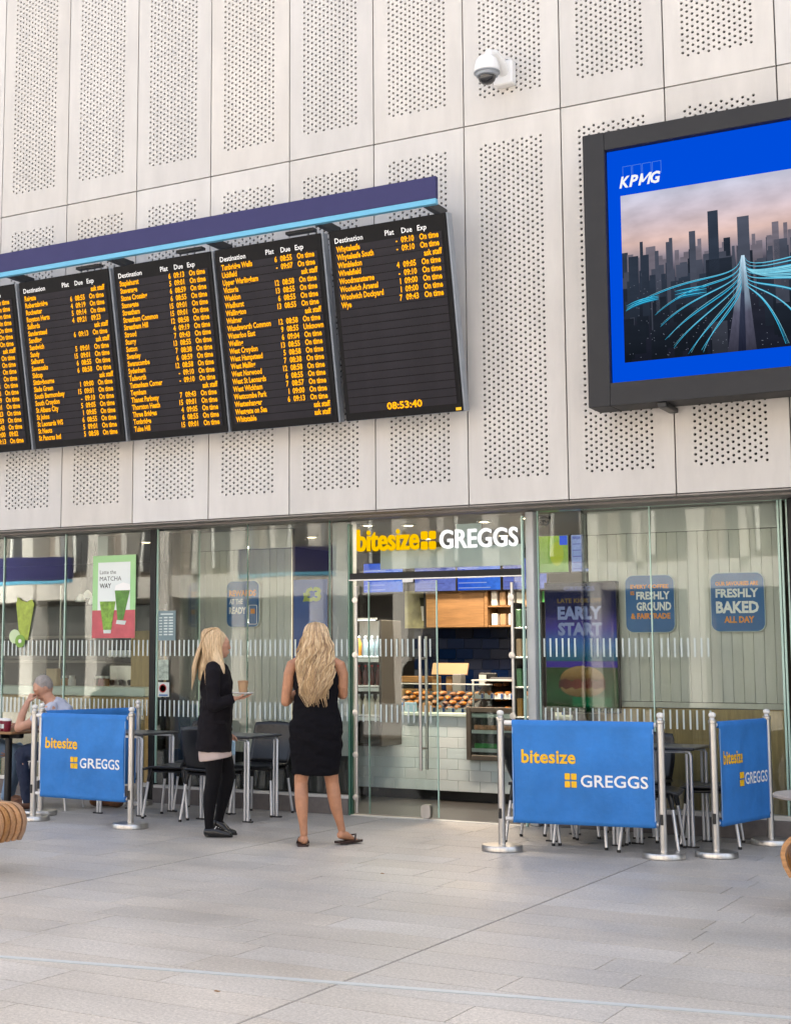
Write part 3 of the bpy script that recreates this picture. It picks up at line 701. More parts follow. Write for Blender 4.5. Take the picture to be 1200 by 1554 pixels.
for k in range(6): trail(m1 if k % 2 else m3, [(6.94, 4.20 + k * .008), (7.05, 4.25 + k * .008), (7.12, 4.255 + k * .006), (7.2, 4.26 + k * .006)], .0035); trail(m1 if k % 2 else m3, [(7.33, 4.24 + k * .014), (7.4, 4.26 + k * .012), (7.5, 4.262 + k * .012), (7.58, 4.26 + k * .014)], .0035)
for mm_, c_, e_ in ((m3, (.01, .17, .32), .8), (m1, (.05, .55, .85), .95), (m2, (.30, .78, .95), .9)):
    for i_, v_ in enumerate(mm_.v): mm_.v[i_] = (v_[0], v_[1] - (0 if mm_ is m3 else .0008 if mm_ is m1 else .0016), v_[2])
    o_ = mm_.build('light_trail', emi('trail', c_, e_), ls); o_['kind'] = 'stuff'
lw = emi('logo_white', (1, 1, 1), .95)
text('logo_letter', [dict(s='K', fit=(6.905, 6.992, 5.222, 5.318), y=-.3375, bold=.035, shear=.25)], lw, ls); text('logo_letter', [dict(s='P', fit=(6.985, 7.062, 5.222, 5.318), y=-.3375, bold=.035, shear=.25)], lw, ls)
text('logo_letter', [dict(s='G', fit=(7.158, 7.242, 5.220, 5.320), y=-.3375, bold=.035, shear=.2)], lw, ls)
mk = MB()
def stroke(x0, z0, x1, z1, w): mk.add([(x0, -.3376, z0), (x0 + w, -.3376, z0), (x1 + w, -.3376, z1), (x1, -.3376, z1)], [(0, 1, 2, 3)])
stroke(7.060, 5.222, 7.084, 5.318, .018); stroke(7.132, 5.222, 7.156, 5.318, .018); stroke(7.088, 5.246, 7.084, 5.318, .017); stroke(7.088, 5.246, 7.154, 5.318, .017)
mk.build('logo_letter', lw, ls)
lg = MB()
for k in range(4):
    a = 6.935 + k * .081
    for (u0, u1, w0, w1) in ((a, a + .0725, 5.398, 5.401), (a, a + .003, 5.30, 5.40), (a + .0695, a + .0725, 5.30, 5.40)):
        lg.add([(u0, -.3368, w0), (u1, -.3368, w0), (u1, -.3368, w1), (u0, -.3368, w1)], [(0, 1, 2, 3)])
lg.build('logo_boxes', emi('logo_line', (.15, .35, .95), .8), ls)
MB().bbox(7.17, 7.24, -.36, -.02, 3.39, 3.43, .004).build('bracket', M['blk'], ls)
MB().bbox(8.22, 8.30, -.36, -.02, 3.39, 3.43, .004).build('bracket', M['blk'], ls)
MB().box(7.0, 10.1, -.08, .0, 3.7, 5.4).build('wall_mount', M['blk'], ls)

# ------------------------------------------------------------------ dome camera on the facade
cc = thing('security_camera', 'white dome security camera on a curved arm high on the cladding', 'security camera', (5.765, 0, 6.50))
MB().bbox(-.04, .14, -.10, .0, -.09, .13, .012).build('wall_box', M['cam_white'], cc)
MB().loft([(.055, -.08, .03), (.05, -.15, .10), (.035, -.23, .145), (.012, -.30, .13), (-.0, -.33, .06)], [.058, .046, .040, .038, .04], n=14).build('arm', M['cam_white'], cc, smooth=True)
MB().lathe([(.03, .09), (.07, .085), (.095, .055), (.108, 0), (.112, -.045), (.10, -.052)], 28, (0, -.33, 0)).build('shroud', M['cam_white'], cc, smooth=True)
MB().lathe([(.10, -.05), (.113, -.053), (.113, -.060), (.098, -.062), (.094, -.085), (.08, -.09)], 28, (0, -.33, 0)).build('collar', M['housing'], cc, smooth=True)
MB().lathe([(.078, -.088), (.078, -.10), (.066, -.13), (.04, -.152), (.005, -.16)], 28, (0, -.33, 0)).build('smoked_dome', M['dome'], cc, smooth=True)

# ------------------------------------------------------------------ fascia sign over the door
sg = thing('shop_sign', 'illuminated yellow and white letters bitesize GREGGS over the bakery door', 'sign')
text('sign_text', [dict(s='bitesize', fit=(4.15, 4.78, 2.395, 2.60), y=.30, bold=.024, ext=.012, sp=1.02, res=4)], M['yellow_lit'], sg)
text('sign_text', [dict(s='GREGGS', fit=(4.985, 5.725, 2.392, 2.562), y=.30, bold=.018, ext=.012, sp=1.03, res=4)], M['white_lit'], sg)
lgm = MB()
for a in (4.802, 4.882):
    for b in (2.392, 2.484): lgm.prism(rrect(a, a + .062, b, b + .074, .014), .29, .31)
lgm.build('logo_squares', M['yellow_lit'], sg)
MB().box(4.33, 5.70, .42, .44, 2.235, 2.42).build('sign_tray', M['pale_sign'], sg)
MB().box(5.09, 5.33, .42, .44, 2.421, 2.62).build('sign_tray', M['pale_sign'], sg)
for x in (4.2, 4.75, 5.2, 5.6): MB().box(x, x + .01, .32, .36, 2.47, 2.48).build('standoff', M['steel'], sg)

# ------------------------------------------------------------------ signs and posters at the glass
def rsign(name, label, x0, x1, z0, z1, y, lines, face=M['sign_navy'], cat='sign', rim=True):
    t = thing(name, label, cat)
    MB().prism(rrect(x0, x1, z0, z1, .07, 6), y, y + .02).build('sign_board', M['pale_sign'] if rim else face, t)
    if rim: MB().prism(rrect(x0 + .006, x1 - .006, z0 + .006, z1 - .006, .065, 6), y - .003, y).build('sign_face', face, t)
    for s, m, f in lines: text('sign_text', [dict(s=s, fit=f, y=y - .0045, bold=.04)], m, t)
    return t
yS = .80 - .035
x0, x1, z0, z1 = 6.515, 6.945, 1.642, 2.138
rsign('wall_sign', 'round-cornered blue sign reading EVERY COFFEE IS FRESHLY GROUND', x0, x1, z0, z1, yS,
      [('EVERY COFFEE', M['orange'], (x0 + .05, x1 - .05, 2.02, 2.055)), ('IS', M['orange'], (x0 + .05, x0 + .085, 1.965, 2.0)), ('FRESHLY', M['white_print'], (x0 + .10, x1 - .04, 1.925, 1.995)),
       ('GROUND', M['white_print'], (x0 + .10, x1 - .03, 1.83, 1.905)), ('& FAIRTRADE', M['orange'], (x0 + .05, x1 - .04, 1.76, 1.81))])
x0, x1, z0, z1 = 7.245, 7.69, 1.645, 2.14
rsign('wall_sign', 'round-cornered blue sign reading FRESHLY BAKED ALL DAY', x0, x1, z0, z1, yS,
      [('OUR SAVOURIES ARE', M['orange'], (x0 + .045, x1 - .05, 2.03, 2.065)), ('FRESHLY', M['white_print'], (x0 + .045, x1 - .05, 1.93, 2.005)),
       ('BAKED', M['white_print'], (x0 + .045, x1 - .05, 1.80, 1.90)), ('ALL DAY', M['orange'], (x0 + .11, x1 - .09, 1.72, 1.775))])
x0, x1, z0, z1 = 2.167, 2.566, 1.73, 2.212
t = rsign('wall_sign', 'round-cornered navy sign reading REWARDS AT THE READY with a pictured phone', x0, x1, z0, z1, 1.165,
      [('REWARDS', M['orange'], (x0 + .035, x1 - .04, 2.05, 2.115)), ('AT THE', M['white_print'], (x0 + .035, x0 + .2, 1.97, 2.025)), ('READY', M['white_print'], (x0 + .035, x0 + .24, 1.87, 1.94))])
X = Matrix.Rotation(R(-8), 4, 'Y')
pm = MB().prism([(p[0] + .325 + x0, p[1] + 1.86) for p in rrect(-.05, .05, -.1, .1, .015)], 1.158, 1.161); pm.build('phone_print', M['white_print'], t)
pm = MB().prism([(p[0] + .325 + x0, p[1] + 1.86) for p in rrect(-.044, .044, -.094, .094, .012)], 1.156, 1.158); pm.build('phone_print', M['sign_navy'], t)
MB().box(x0 + .30, x0 + .35, 1.153, 1.156, 1.87, 1.92).build('phone_print', M['orange'], t)
# plank walls behind the glass
def planks(x0, x1, y, z0, z1, name, label, pit=.088):
    t = thing(name, label, 'wall')
    n = round((x1 - x0) / pit); w = (x1 - x0) / n
    me = MB().bbox(.0012, w - .0012, 0, .018, z0, z1, .0035).mesh('plank', M['plank'])
    for k in range(n): put('plank', me, t, (x0 + k * w, y, 0))
    MB().box(x0, x1, y + .019, y + .06, 0, H0 - .005).build('backing', M['interior_dark'], t)
    MB().bbox(x0, x1, y - .002, y + .018, z1 + .004, H0 - .006, .003).build('top_board', M['plank'], t)
    MB().bbox(x0, x1, y - .006, y + .018, z0 - .05, z0 - .004, .003).build('dado_rail', M['plank'], t)
    MB().bbox(x0, x1, y, y + .018, .0, z0 - .054, .003).build('wainscot', M['oak'], t)
    return t
planks(6.18, 7.84, .80, 1.06, 2.50, 'plank_wall', 'pale painted plank wall behind the right-hand glass, with two blue signs')
planks(1.70, 2.93, 1.2, .10, 2.53, 'plank_wall', 'pale plank wall deeper inside, behind the REWARDS sign')

# promotional display EARLY START
ds = thing('promo_display', 'dim upright display reading EARLY START over a breakfast roll', 'display')
MB().bbox(5.805, 6.17, .70, .76, .955, 2.09, .004).build('cabinet', M['blk'], ds)
MB().bbox(6.171, 6.465, .70, .76, .955, 2.09, .004).build('cabinet', M['blk'], ds)
MB().box(6.05, 6.25, .68, .78, .0, .95).build('stand', M['blk'], ds)
MB().box(5.815, 6.455, .694, .698, 1.40, 2.08).build('screen', ramp_mat('promo_top', [(0, (.01, .09, .12)), (.2, (.03, .12, .3)), (.42, (.035, .025, .22)), (.62, (.02, .02, .07)), (1, (.015, .02, .04))], .8), ds)
MB().box(5.815, 6.455, .694, .698, 1.345, 1.399).build('screen', emi('promo_band', (.04, .02, .28), .6), ds)
MB().box(5.815, 6.455, .694, .698, .965, 1.344).build('screen', ramp_mat('promo_low', [(0, (.004, .02, .006)), (.4, (.01, .07, .02)), (1, (.02, .05, .012))], .7), ds)
pl = emi('promo_letter', (.16, .19, .32), 1)
text('screen_text', [dict(s='GREGGS', fit=(5.99, 6.27, 2.01, 2.05), y=.692, bold=.02)], emi('promo_dim', (.06, .09, .25), 1), ds)
text('screen_text', [dict(s='LATE KICK OFF', fit=(5.93, 6.33, 1.905, 1.945), y=.692, bold=.02)], emi('promo_gold', (.15, .10, .03), 1), ds)
text('screen_text', [dict(s='EARLY', fit=(5.93, 6.33, 1.76, 1.875), y=.692, bold=.05), dict(s='START', fit=(5.93, 6.33, 1.62, 1.735), y=.692, bold=.05)], pl, ds)
def half(cx, cz, rx, rz, top):
    return [(cx + rx * math.cos(a), cz + rz * math.sin(a)) for a in [math.pi * k / 16 * (1 if top else -1) for k in range(17)]]
MB().prism(half(6.14, 1.235, .20, .125, True), .690, .693).build('roll_print', ramp_mat('bun_top', [(0, (.10, .045, .012)), (.5, (.22, .13, .04)), (1, (.26, .17, .07))], .8), ds)
MB().prism(list(reversed(half(6.14, 1.175, .195, .085, False))), .690, .693).build('roll_print', ramp_mat('bun_low', [(0, (.09, .05, .015)), (1, (.2, .13, .05))], .8), ds)
MB().prism([(5.93 + .42 * k / 14, 1.165 + .012 * math.sin(k * 2.1)) for k in range(15)] + [(6.35 - .42 * k / 14, 1.238 + .012 * math.sin(k * 1.7)) for k in range(15)], .686, .6895).build('filling_print', ramp_mat('filling', [(0, (.03, .006, .004)), (.5, (.12, .03, .02)), (1, (.05, .01, .008))], .9, 'X'), ds)
MB().box(6.05, 6.40, .6892, .6935, 1.01, 1.09).build('green_print', emi('lid', (.0, .10, .035), .8), ds)

# blue poster in the left part of the bakery
bp = thing('meal_poster', 'tall blue promotional poster behind the glass, beside the light column', 'poster')
MB().box(3.40, 3.765, .43, .436, .80, 2.16).build('poster_sheet', M['sign_blue'], bp)
text('poster_text', [dict(s='£3', fit=(3.50, 3.70, 1.95, 2.09), y=.428, bold=.05)], mat('olive_print', (.35, .42, .08), .6), bp)
# left unit posters
mp = thing('matcha_poster', 'green and pink poster with two green drinks, text about matcha', 'poster')
MB().box(1.052, 1.597, .348, .352, 1.617, 2.46).build('poster_sheet', mat('poster_green', (.36, .66, .30), .5), mp)
MB().box(1.052, 1.597, .3462, .3475, 1.617, 1.90).build('poster_sheet', mat('poster_pink', (.55, .10, .12), .5, var=.2, nscale=8), mp)
MB().box(1.12, 1.53, .3462, .3475, 1.90, 2.39).build('poster_sheet', mat('poster_white', (.78, .84, .82), .5), mp)
tk = mat('poster_ink', (.05, .06, .05), .6)
text('poster_text', [dict(s='Latte the', fit=(1.145, 1.35, 2.27, 2.31), y=.345), dict(s='MATCHA', fit=(1.145, 1.42, 2.20, 2.245), y=.345), dict(s='WAY', fit=(1.145, 1.29, 2.125, 2.175), y=.345, bold=.02)], tk, mp)
dg_ = mat('drink_green', (.22, .42, .05), .5, var=.5, nscale=25); dw = mat('drink_glass', (.62, .70, .66), .4)
MB().prism([(1.20, 1.70), (1.30, 1.70), (1.35, 1.99), (1.15, 1.99)], .3425, .345).build('drink_print', dg_, mp)
MB().prism([(1.38, 1.80), (1.45, 1.80), (1.53, 2.10), (1.34, 2.10)], .3425, .345).build('drink_print', mat('drink_green_dark', (.10, .27, .04), .5, var=.4, nscale=20), mp)
MB().prism([(1.335, 2.10), (1.535, 2.10), (1.53, 2.16), (1.44, 2.18), (1.35, 2.15)], .3425, .345).build('foam_print', M['white_print'], mp)
MB().prism([(1.36, 1.76), (1.47, 1.75), (1.49, 1.79), (1.37, 1.80)], .3425, .345).build('glass_print', dw, mp)
MB().prism([(1.205, 1.665), (1.295, 1.665), (1.30, 1.70), (1.20, 1.70)], .3425, .345).build('glass_print', dw, mp)
dd = thing('drink_decal', 'window decal of a tall green iced drink with kiwi slices', 'window decal')
MB().prism([(.085, 1.61), (.20, 1.60), (.275, 1.98), (.24, 2.03), (.17, 2.0), (.10, 2.02), (.045, 2.06), (.03, 1.98)], .350, .354).build('drink_print', mat('lime_drink', (.36, .46, .06), .5, var=.4, nscale=18), dd)
MB().lathe([(.075, 0), (.075, .003)], 20, (.02, .346, 1.64), axis='y').build('fruit_print', mat('pale_fruit', (.55, .68, .42), .5), dd)
MB().lathe([(.068, 0), (.068, .003)], 20, (.10, .342, 1.59), axis='y').build('fruit_print', mat('kiwi_fruit', (.20, .38, .06), .5), dd)
MB().lathe([(.022, 0), (.022, .003)], 14, (.10, .3385, 1.59), axis='y').build('fruit_print', M['paper'], dd)
hs_ = thing('hours_sticker', 'grey opening-times sticker with rows of white print on the glass', 'sticker')
MB().box(1.88, 2.09, .352, .356, 1.59, 1.885).build('sticker_sheet', mat('sticker_grey', (.17, .25, .27), .5), hs_)
hm = MB().box(1.91, 2.06, .3495, .351, 1.845, 1.858)
for k in range(7):
    zz = 1.81 - k * .028
    hm.box(1.895, 1.93, .3495, .351, zz, zz + .010); hm.box(1.95, 1.995, .3495, .351, zz, zz + .014); hm.box(2.01, 2.06, .3495, .351, zz, zz + .014)
hm.build('print_lines', M['frost'], hs_)
ns = thing('no_smoking_sticker', 'small white no-smoking sticker with a red ring low on the glass', 'sticker')
MB().box(1.885, 2.02, .352, .356, 1.035, 1.178).build('sticker_sheet', mat('sticker_white', (.55, .60, .57), .5), ns)
MB().lathe([(.034, 0), (.042, 0), (.042, .002), (.034, .002), (.034, 0)], 24, (1.945, .3495, 1.118), axis='y').build('ring_print', M['red'], ns)
MB().prism([(1.917, 1.142), (1.922, 1.147), (1.973, 1.094), (1.968, 1.089)], .3495, .351).build('ring_print', M['red'], ns)
MB().box(1.90, 2.005, .350, .352, 1.045, 1.058).build('print_lines', M['sign_navy'], ns)
tag(MB().box(1.885, 2.01, .352, .355, 1.2, 1.40).build('leaflet', mat('leaflet_paper', (.42, .5, .42), .6, var=.5, nscale=30)), 'patterned pale leaflet taped to the glass above the no-smoking sticker', 'leaflet')

# ------------------------------------------------------------------ left cafe interior
cb = thing('cafe_counter', 'wood-fronted cafe window counter with a pale green ledge', 'counter')
MB().bbox(-3, 1.55, .60, .9, 0, 1.02, .004).build('wood_front', M['oak'], cb)
MB().bbox(-3, 1.57, .56, .95, 1.022, 1.115, .01).build('ledge', M['ledge'], cb)
tag(MB().bbox(1.09, 1.58, .97, 1.0, 1.0, 1.70, .004).build('wood_screen', M['oak']), 'light wood screen panel standing behind the cafe counter', 'screen')
tag(MB().bbox(.20, .34, .66, .74, 1.117, 1.30, .006).build('paper_bag', mat('kraft_bag', (.55, .42, .27), .8, var=.1)), 'kraft paper bag on the cafe ledge behind the seated man', 'bag')
cm = thing('coffee_machine', 'steel coffee machine behind the cafe window', 'coffee machine')
MB().bbox(.55, 1.05, 1.3, 1.7, 1.05, 1.35, .02).build('body', M['steel'], cm)
MB().bbox(.53, 1.07, 1.25, 1.7, 1.36, 1.42, .01).build('cup_rail', M['blk'], cm)
for k in range(4): MB().lathe([(.02, 0), (.03, .05), (.015, .06)], 10, (.62 + k * .12, 1.27, 1.12)).build('group_head', M['blk'], cm, smooth=True)
rg = random.Random(11)
cup_me = MB().lathe([(.022, 0), (.03, .002), (.036, .075), (.034, .077), (.030, .07)], 12).mesh('cup', M['paper'], True)
for k in range(16):
    o = put('cup', cup_me, None, (.56 + (k % 8) * .065, 1.32 + (k // 8) * .1 + rg.random() * .02, 1.42 + (0 if k < 8 else 0)))
    tag(o, 'white cup in the %s row on top of the coffee machine' % ('front' if k < 8 else 'back'), 'cup', 'cups in the %s row on the coffee machine' % ('front' if k < 8 else 'back'))
jar_cols = [M['card'], M['paper'], M['burg'], M['cab'], M['paper'], M['casefr'], M['lblue']]
for k, (x, mt) in enumerate(zip((-.1, .0, .42, .5, 1.02, .36, -.2), jar_cols)):
    jr = thing('jar', ['kraft-coloured jar', 'white jar', 'burgundy jar', 'tan jar', 'white jar nearest the wood screen', 'dark jar', 'pale blue jar'][k] + ' on the back shelf inside the left cafe', 'jar', (x, 1.35, 1.05))
    MB().lathe([(.04, 0), (.045, .01), (.045, .12), (.03, .14)], 14).build('jar_body', mt, jr, smooth=True)
    MB().lathe([(.032, .14), (.032, .165), (.01, .168)], 14).build('lid', M['white_cap'], jr, smooth=True)
bs = thing('drinks_bar', 'dark back bar and shelves inside the left cafe', 'shelving')
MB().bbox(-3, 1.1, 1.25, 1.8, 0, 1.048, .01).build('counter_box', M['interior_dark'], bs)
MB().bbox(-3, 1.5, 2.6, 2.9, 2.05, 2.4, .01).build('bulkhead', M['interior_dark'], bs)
for z in (1.35, 1.65): MB().box(-2.5, .3, 2.5, 2.75, z, z + .03).build('shelf', M['interior_grey'], bs)
MB().box(-2.5, .6, 2.76, 2.8, 1.05, 2.05).build('shelf_back', mat('tile_dark', (.06, .065, .08), .3), bs)
pn = thing('pendant_lamp', 'cluster of small white pendant lamp shades inside the left cafe', 'lamp')
for k, (x, z) in enumerate(((.22, 2.03), (.32, 2.07), (.40, 2.0))):
    MB().lathe([(.055, 0), (.045, .05), (.02, .085), (.008, .09)], 14, (x, 1.2, z)).build('shade', M['paper'], pn, smooth=True)
    MB().tube([(x, 1.2, z + .09), (x, 1.2, 2.7)], .004, 6).build('cord', M['blk'], pn)
tag(MB().bbox(.60, .74, 1.0, 1.14, 1.8, 2.73, .004).build('square_duct', M['pale_sign']), 'pale square duct dropping from the cafe ceiling', 'duct')
tag(MB().tube([(.19, .9, 1.0), (.19, .9, 2.2)], .012, 10).build('steel_post', M['steel'], smooth=True), 'slim upright steel post beside the green drink decal', 'post')

# ------------------------------------------------------------------ bakery interior
ct = thing('serving_counter', 'bakery serving counter faced with pale tiles', 'counter')
MB().box(2.5, 5.6, 2.02, 2.9, .11, .83).build('carcass', M['wgrout'], ct)
tme = MB().bbox(.0015, .2335, 0, .012, .0015, .1045, .003).mesh('tile', M['wtile'])
for r_ in range(7):
    for c_ in range(14):
        xo = 2.5 + c_ * .235 - (.1175 if r_ % 2 else 0)
        if xo < 2.49 or xo + .235 > 5.62: continue
        put('tile', tme, ct, (xo, 2.006, .10 + r_ * .106))
MB().bbox(2.5, 5.6, 1.97, 2.95, .835, .875, .008).build('worktop', M['ledge'], ct)
MB().box(2.55, 5.6, 2.1, 2.8, 0, .10).build('plinth', M['blk'], ct)
for nm, (a, b, c_, d_) in {'chilled display case sunk in the counter front, right of the tiles': (4.50, 5.25, .42, .94), 'chilled case with dark frame at the left end of the counter': (2.75, 3.60, .52, .80)}.items():
    cs = thing('display_case', nm, 'display case')
    w = .05
    for q in ((a, a + w, c_, d_), (b - w, b, c_, d_)): MB().bbox(q[0], q[1], 1.94, 1.995, q[2], q[3], .004).build('case_frame', M['casefr'], cs)
    for q in ((a + w, b - w, c_, c_ + w), (a + w, b - w, d_ - w, d_)): MB().bbox(q[0], q[1], 1.94, 1.995, q[2], q[3], .004).build('case_frame', M['casefr'], cs)
    MB().box(a + w, b - w, 1.99, 2.004, c_ + w, d_ - w).build('interior_back', M['interior_dark'], cs)
    for z in ((c_ + .08, c_ + .26) if d_ > .9 else (c_ + .07,)):
        MB().bbox(a + w, b - w, 1.955, 1.99, z, z + .035, .003).build('price_strip', M['pale_sign'], cs)
        MB().bbox(a + w + .02, b - w - .02, 1.965, 1.99, z + .037, z + .085, .01).build('food_tray', M['pastry'] if z > .6 or d_ < .9 else M['green'], cs)
    MB().box(a + w, b - w, 1.945, 1.95, c_ + w, d_ - w).build('front_glass', M['door_glass'], cs)
# hot counter glass and pastries
gc = thing('glass_counter', 'glass-topped pastry counter behind the door opening', 'display counter')
MB().box(3.45, 4.7, 2.12, 2.13, .88, 1.15).build('front_glass', M['door_glass'], gc)
MB().bbox(3.45, 4.7, 2.10, 2.16, 1.152, 1.164, .003).build('top_edge', M['rail'], gc)
MB().bbox(4.45, 5.55, 2.2, 2.7, 1.19, 1.205, .003).build('upper_shelf', M['rail'], gc)
MB().bbox(4.45, 5.55, 2.2, 2.7, 1.02, 1.035, .003).build('middle_shelf', M['rail'], gc)
for x in (4.46, 5.0, 5.5): MB().box(x, x + .015, 2.2, 2.215, .88, 1.19).build('upright', M['rail'], gc)
for i_, (a, b, z) in enumerate(((3.55, 4.5, .885), (4.5, 5.55, 1.036), (4.5, 5.55, .885))):
    tr = MB().add([(a, 2.16, z), (b, 2.16, z), (b, 2.6, z + .19), (a, 2.6, z + .19), (a, 2.16, z - .008), (b, 2.16, z - .008), (b, 2.6, z + .18), (a, 2.6, z + .18)], [(0, 1, 2, 3), (4, 7, 6, 5), (0, 4, 5, 1), (2, 6, 7, 3), (1, 5, 6, 2), (0, 3, 7, 4)]).build('baking_tray', M['blk'])
    tag(tr, ['sloping black tray of pastries behind the glass counter', 'upper sloping tray of savoury pastries at right', 'lower sloping tray of pastries at right'][i_], 'tray')
    n = int((b - a) / .10)
    pme = [MB().loft([(-.06, 0, .012), (-.02, .012 * s_, .018), (.03, .012 * s_, .018), (.06, 0, .012)], [(.014, .012), (.028, .020), (.026, .020), (.012, .010)], side=(0, 1, 0), n=8).mesh('pastry', M['pastry'], True) for s_ in (-1, 1)]
    rr = 4 if i_ == 0 else 2; z0_ = z
    for k in range(n):
        for j in range(rr):
            o = put('pastry', pme[(k + j) % 2], None, (a + .05 + k * .10, 2.20 + j * (.105 if rr == 4 else .2), z + .018 + j * (.045 if rr == 4 else .086)), (R(23), 0, rg.uniform(1.2, 1.8)))
            rw = ['front', 'second', 'third', 'back'][j] if rr == 4 else ['front', 'back'][j]
            tn = ['main', 'upper right', 'lower right'][i_]
            tag(o, 'golden pastry in the %s row of the %s tray' % (rw, tn), 'pastry', 'pastries in the %s row of the %s tray' % (rw, tn))
    n = int((b - a) / .105)
    for k in range(n):
        t = thing('price_ticket', ['white price ticket along the front of the main pastry tray', 'white price ticket along the upper right tray', 'white price ticket along the lower right tray'][i_], 'price ticket', (a + .01 + k * .105, 2.145, z - .02), 0, ['tickets on the main tray', 'tickets on the upper right tray', 'tickets on the lower right tray'][i_])
        MB().box(0, .095, 0, .003, 0, .055).build('ticket_card', M['paper'], t); MB().box(.07, .093, -.002, -.0005, .005, .05).build('blue_corner', M['sign_blue'], t)
for k, (x, wdt) in enumerate(((3.58, .10), (3.70, .07), (3.80, .12), (4.0, .09))):
    tag(MB().bbox(x, x + wdt, 1.99, 2.04, .877, .97, .004).build('snack_pack', [M['paper'], M['sign_navy'], M['lblue'], M['card']][k]), ['white', 'navy', 'pale blue', 'brown'][k] + ' snack pack standing on the counter worktop', 'snack pack')
def fill_strip(label, x, y, z, ln, e, c):
    t = thing('fill_strip', label, 'lamp', (x, y, z))
    MB().bbox(-ln / 2, ln / 2, -.015, .015, 0, .02, .003).build('fill_housing', M['rail'], t)
    MB().box(-ln / 2 + .02, ln / 2 - .02, -.01, .01, -.004, -.001).build('lamp_glass', emi('fill_glow', c, 6), t)
    ld = bpy.data.lights.new('lamp_light', 'AREA'); ld.shape = 'RECTANGLE'; ld.size = ln; ld.size_y = .05; ld.energy = e; ld.color = c
    lo = bpy.data.objects.new('lamp_light', ld); col.objects.link(lo); lo.parent = t; lo.location = (0, 0, -.01)
fill_strip('added cool fill strip at the front of the drinks chiller', 3.54, 1.50, 1.80, .4, 1.4, (.9, .97, 1))  # fill light added to brighten the bottles
# tiled navy wall, cabinet, poster and shelf
nw = thing('tiled_wall', 'glossy navy tiled wall behind the till', 'wall')
MB().box(2.95, 4.9, 4.02, 4.06, .8, 1.755).build('backing', M['navygrout'], nw)
nme = MB().bbox(.002, .212, 0, .012, .002, .115, .004).mesh('tile', M['navytile'])
for r_ in range(8):
    for c_ in range(9):
        put('tile', nme, nw, (2.95 + c_ * .214 + (.0 if r_ % 2 else -.0) + (.107 if r_ % 2 else 0), 4.006, .82 + r_ * .1175))
cab = thing('wall_cabinet', 'warm wood wall cabinet above the navy tiles', 'cabinet')
MB().bbox(3.225, 3.25, 3.7, 3.98, 1.765, 2.20, .003).build('side_panel', M['blk'], cab)
MB().bbox(3.255, 3.97, 3.7, 3.98, 1.765, 2.20, .004).build('cabinet_door', M['cab'], cab)
sh = thing('wall_shelf', 'open wood shelf unit of packets right of the wall cabinet', 'shelf')
MB().bbox(3.98, 4.02, 3.68, 3.98, 1.765, 2.20, .003).build('side_panel', M['cab'], sh)
for z in (1.765, 1.985, 2.185): MB().bbox(4.025, 4.75, 3.68, 3.98, z, z + .018, .003).build('shelf_board', M['cab'], sh)
MB().box(4.025, 4.75, 3.96, 3.98, 1.78, 2.18).build('shelf_back', M['cab'], sh)
for k in range(14):
    z = 2.004 if k < 7 else 1.784; x = 4.05 + (k % 7) * .1
    mt = [M['paper'], M['card'], M['paper'], M['cream'], M['card'], M['paper'], M['green']][k % 7]
    t = tag(MB().bbox(x, x + .07, 3.72, 3.8, z, z + (.15 if k < 7 else .12) + rg.random() * .02, .006).build('packet', mt), 'packet standing in a row on the %s board of the wall shelf' % ('upper' if k < 7 else 'lower'), 'packet', 'packets on the %s shelf board' % ('upper' if k < 7 else 'lower'))
ps = thing('drinks_poster', 'greenish poster of iced drinks on the back wall', 'poster')
MB().box(2.95, 3.20, 3.96, 3.975, 1.765, 2.2).box(2.86, 2.949, 3.96, 3.975, 1.765, 2.2).build('poster_sheet', mat('poster_olive', (.36, .34, .16), .6, var=.4, nscale=9), ps)
MB().prism([(3.09, 1.85), (3.16, 1.85), (3.19, 2.12), (3.06, 2.12)], 3.95, 3.955).build('drink_print', M['white_print'], ps)
MB().prism([(3.07, 2.02), (3.18, 2.02), (3.19, 2.12), (3.06, 2.12)], 3.944, 3.948).build('drink_print', mat('dark_drink', (.02, .03, .01), .5), ps)
# menu screens
def menu(label, x0, x1, z0, z1, y, kind):
    t = thing('menu_screen', label, 'menu screen')
    MB().bbox(x0, x1, y, y + .05, z0, z1, .003).build('casing', M['blk'], t)
    c0 = {'blue': [(0, (.03, .10, .62)), (1, (.06, .2, .75))], 'lilac': [(0, (.16, .20, .55)), (1, (.10, .15, .5))], 'green': [(0, (.20, .34, .10)), (1, (.30, .42, .06))], 'white': [(0, (.22, .28, .52)), (1, (.30, .36, .6))]}[kind]
    MB().box(x0 + .008, x1 - .008, y - .003, y - .001, z0 + .008, z1 - .008).build('screen', ramp_mat('menu_' + kind, c0, 1.0, 'X' if kind == 'blue' else 'Z'), t)
    ln = MB()
    n = 5
    for k in range(n):
        zz = z0 + .03 + (z1 - z0 - .07) * k / n
        ln.box(x0 + .02, x0 + (x1 - x0) * (.5 + .3 * rg.random()), y - .006, y - .004, zz, zz + .009)
    if kind != 'green': ln.build('menu_lines', emi('menu_line', (.12, .13, .4) if kind != 'blue' else (.4, .5, .9), .8), t)
    else:
        ln = MB().ell((x0 + (x1 - x0) * .62, y - .004, (z0 + z1) / 2), (.07, .002, .12), 12).build('pictured_dish', emi('dish', (.45, .52, .05), .8), t)
        MB().box(x0 + (x1 - x0) * .72, x1 - .01, y - .01, y - .008, z1 - .1, z1 - .01).build('pictured_corner', emi('cor', (.05, .12, .75), .9), t)
    return t
y = 3.6
menu('blue menu screen at the left end above the counter', 2.50, 3.02, 2.17, 2.52, y, 'blue')
menu('lilac menu screen above the drinks poster', 3.16, 3.68, 2.17, 2.52, y, 'lilac')
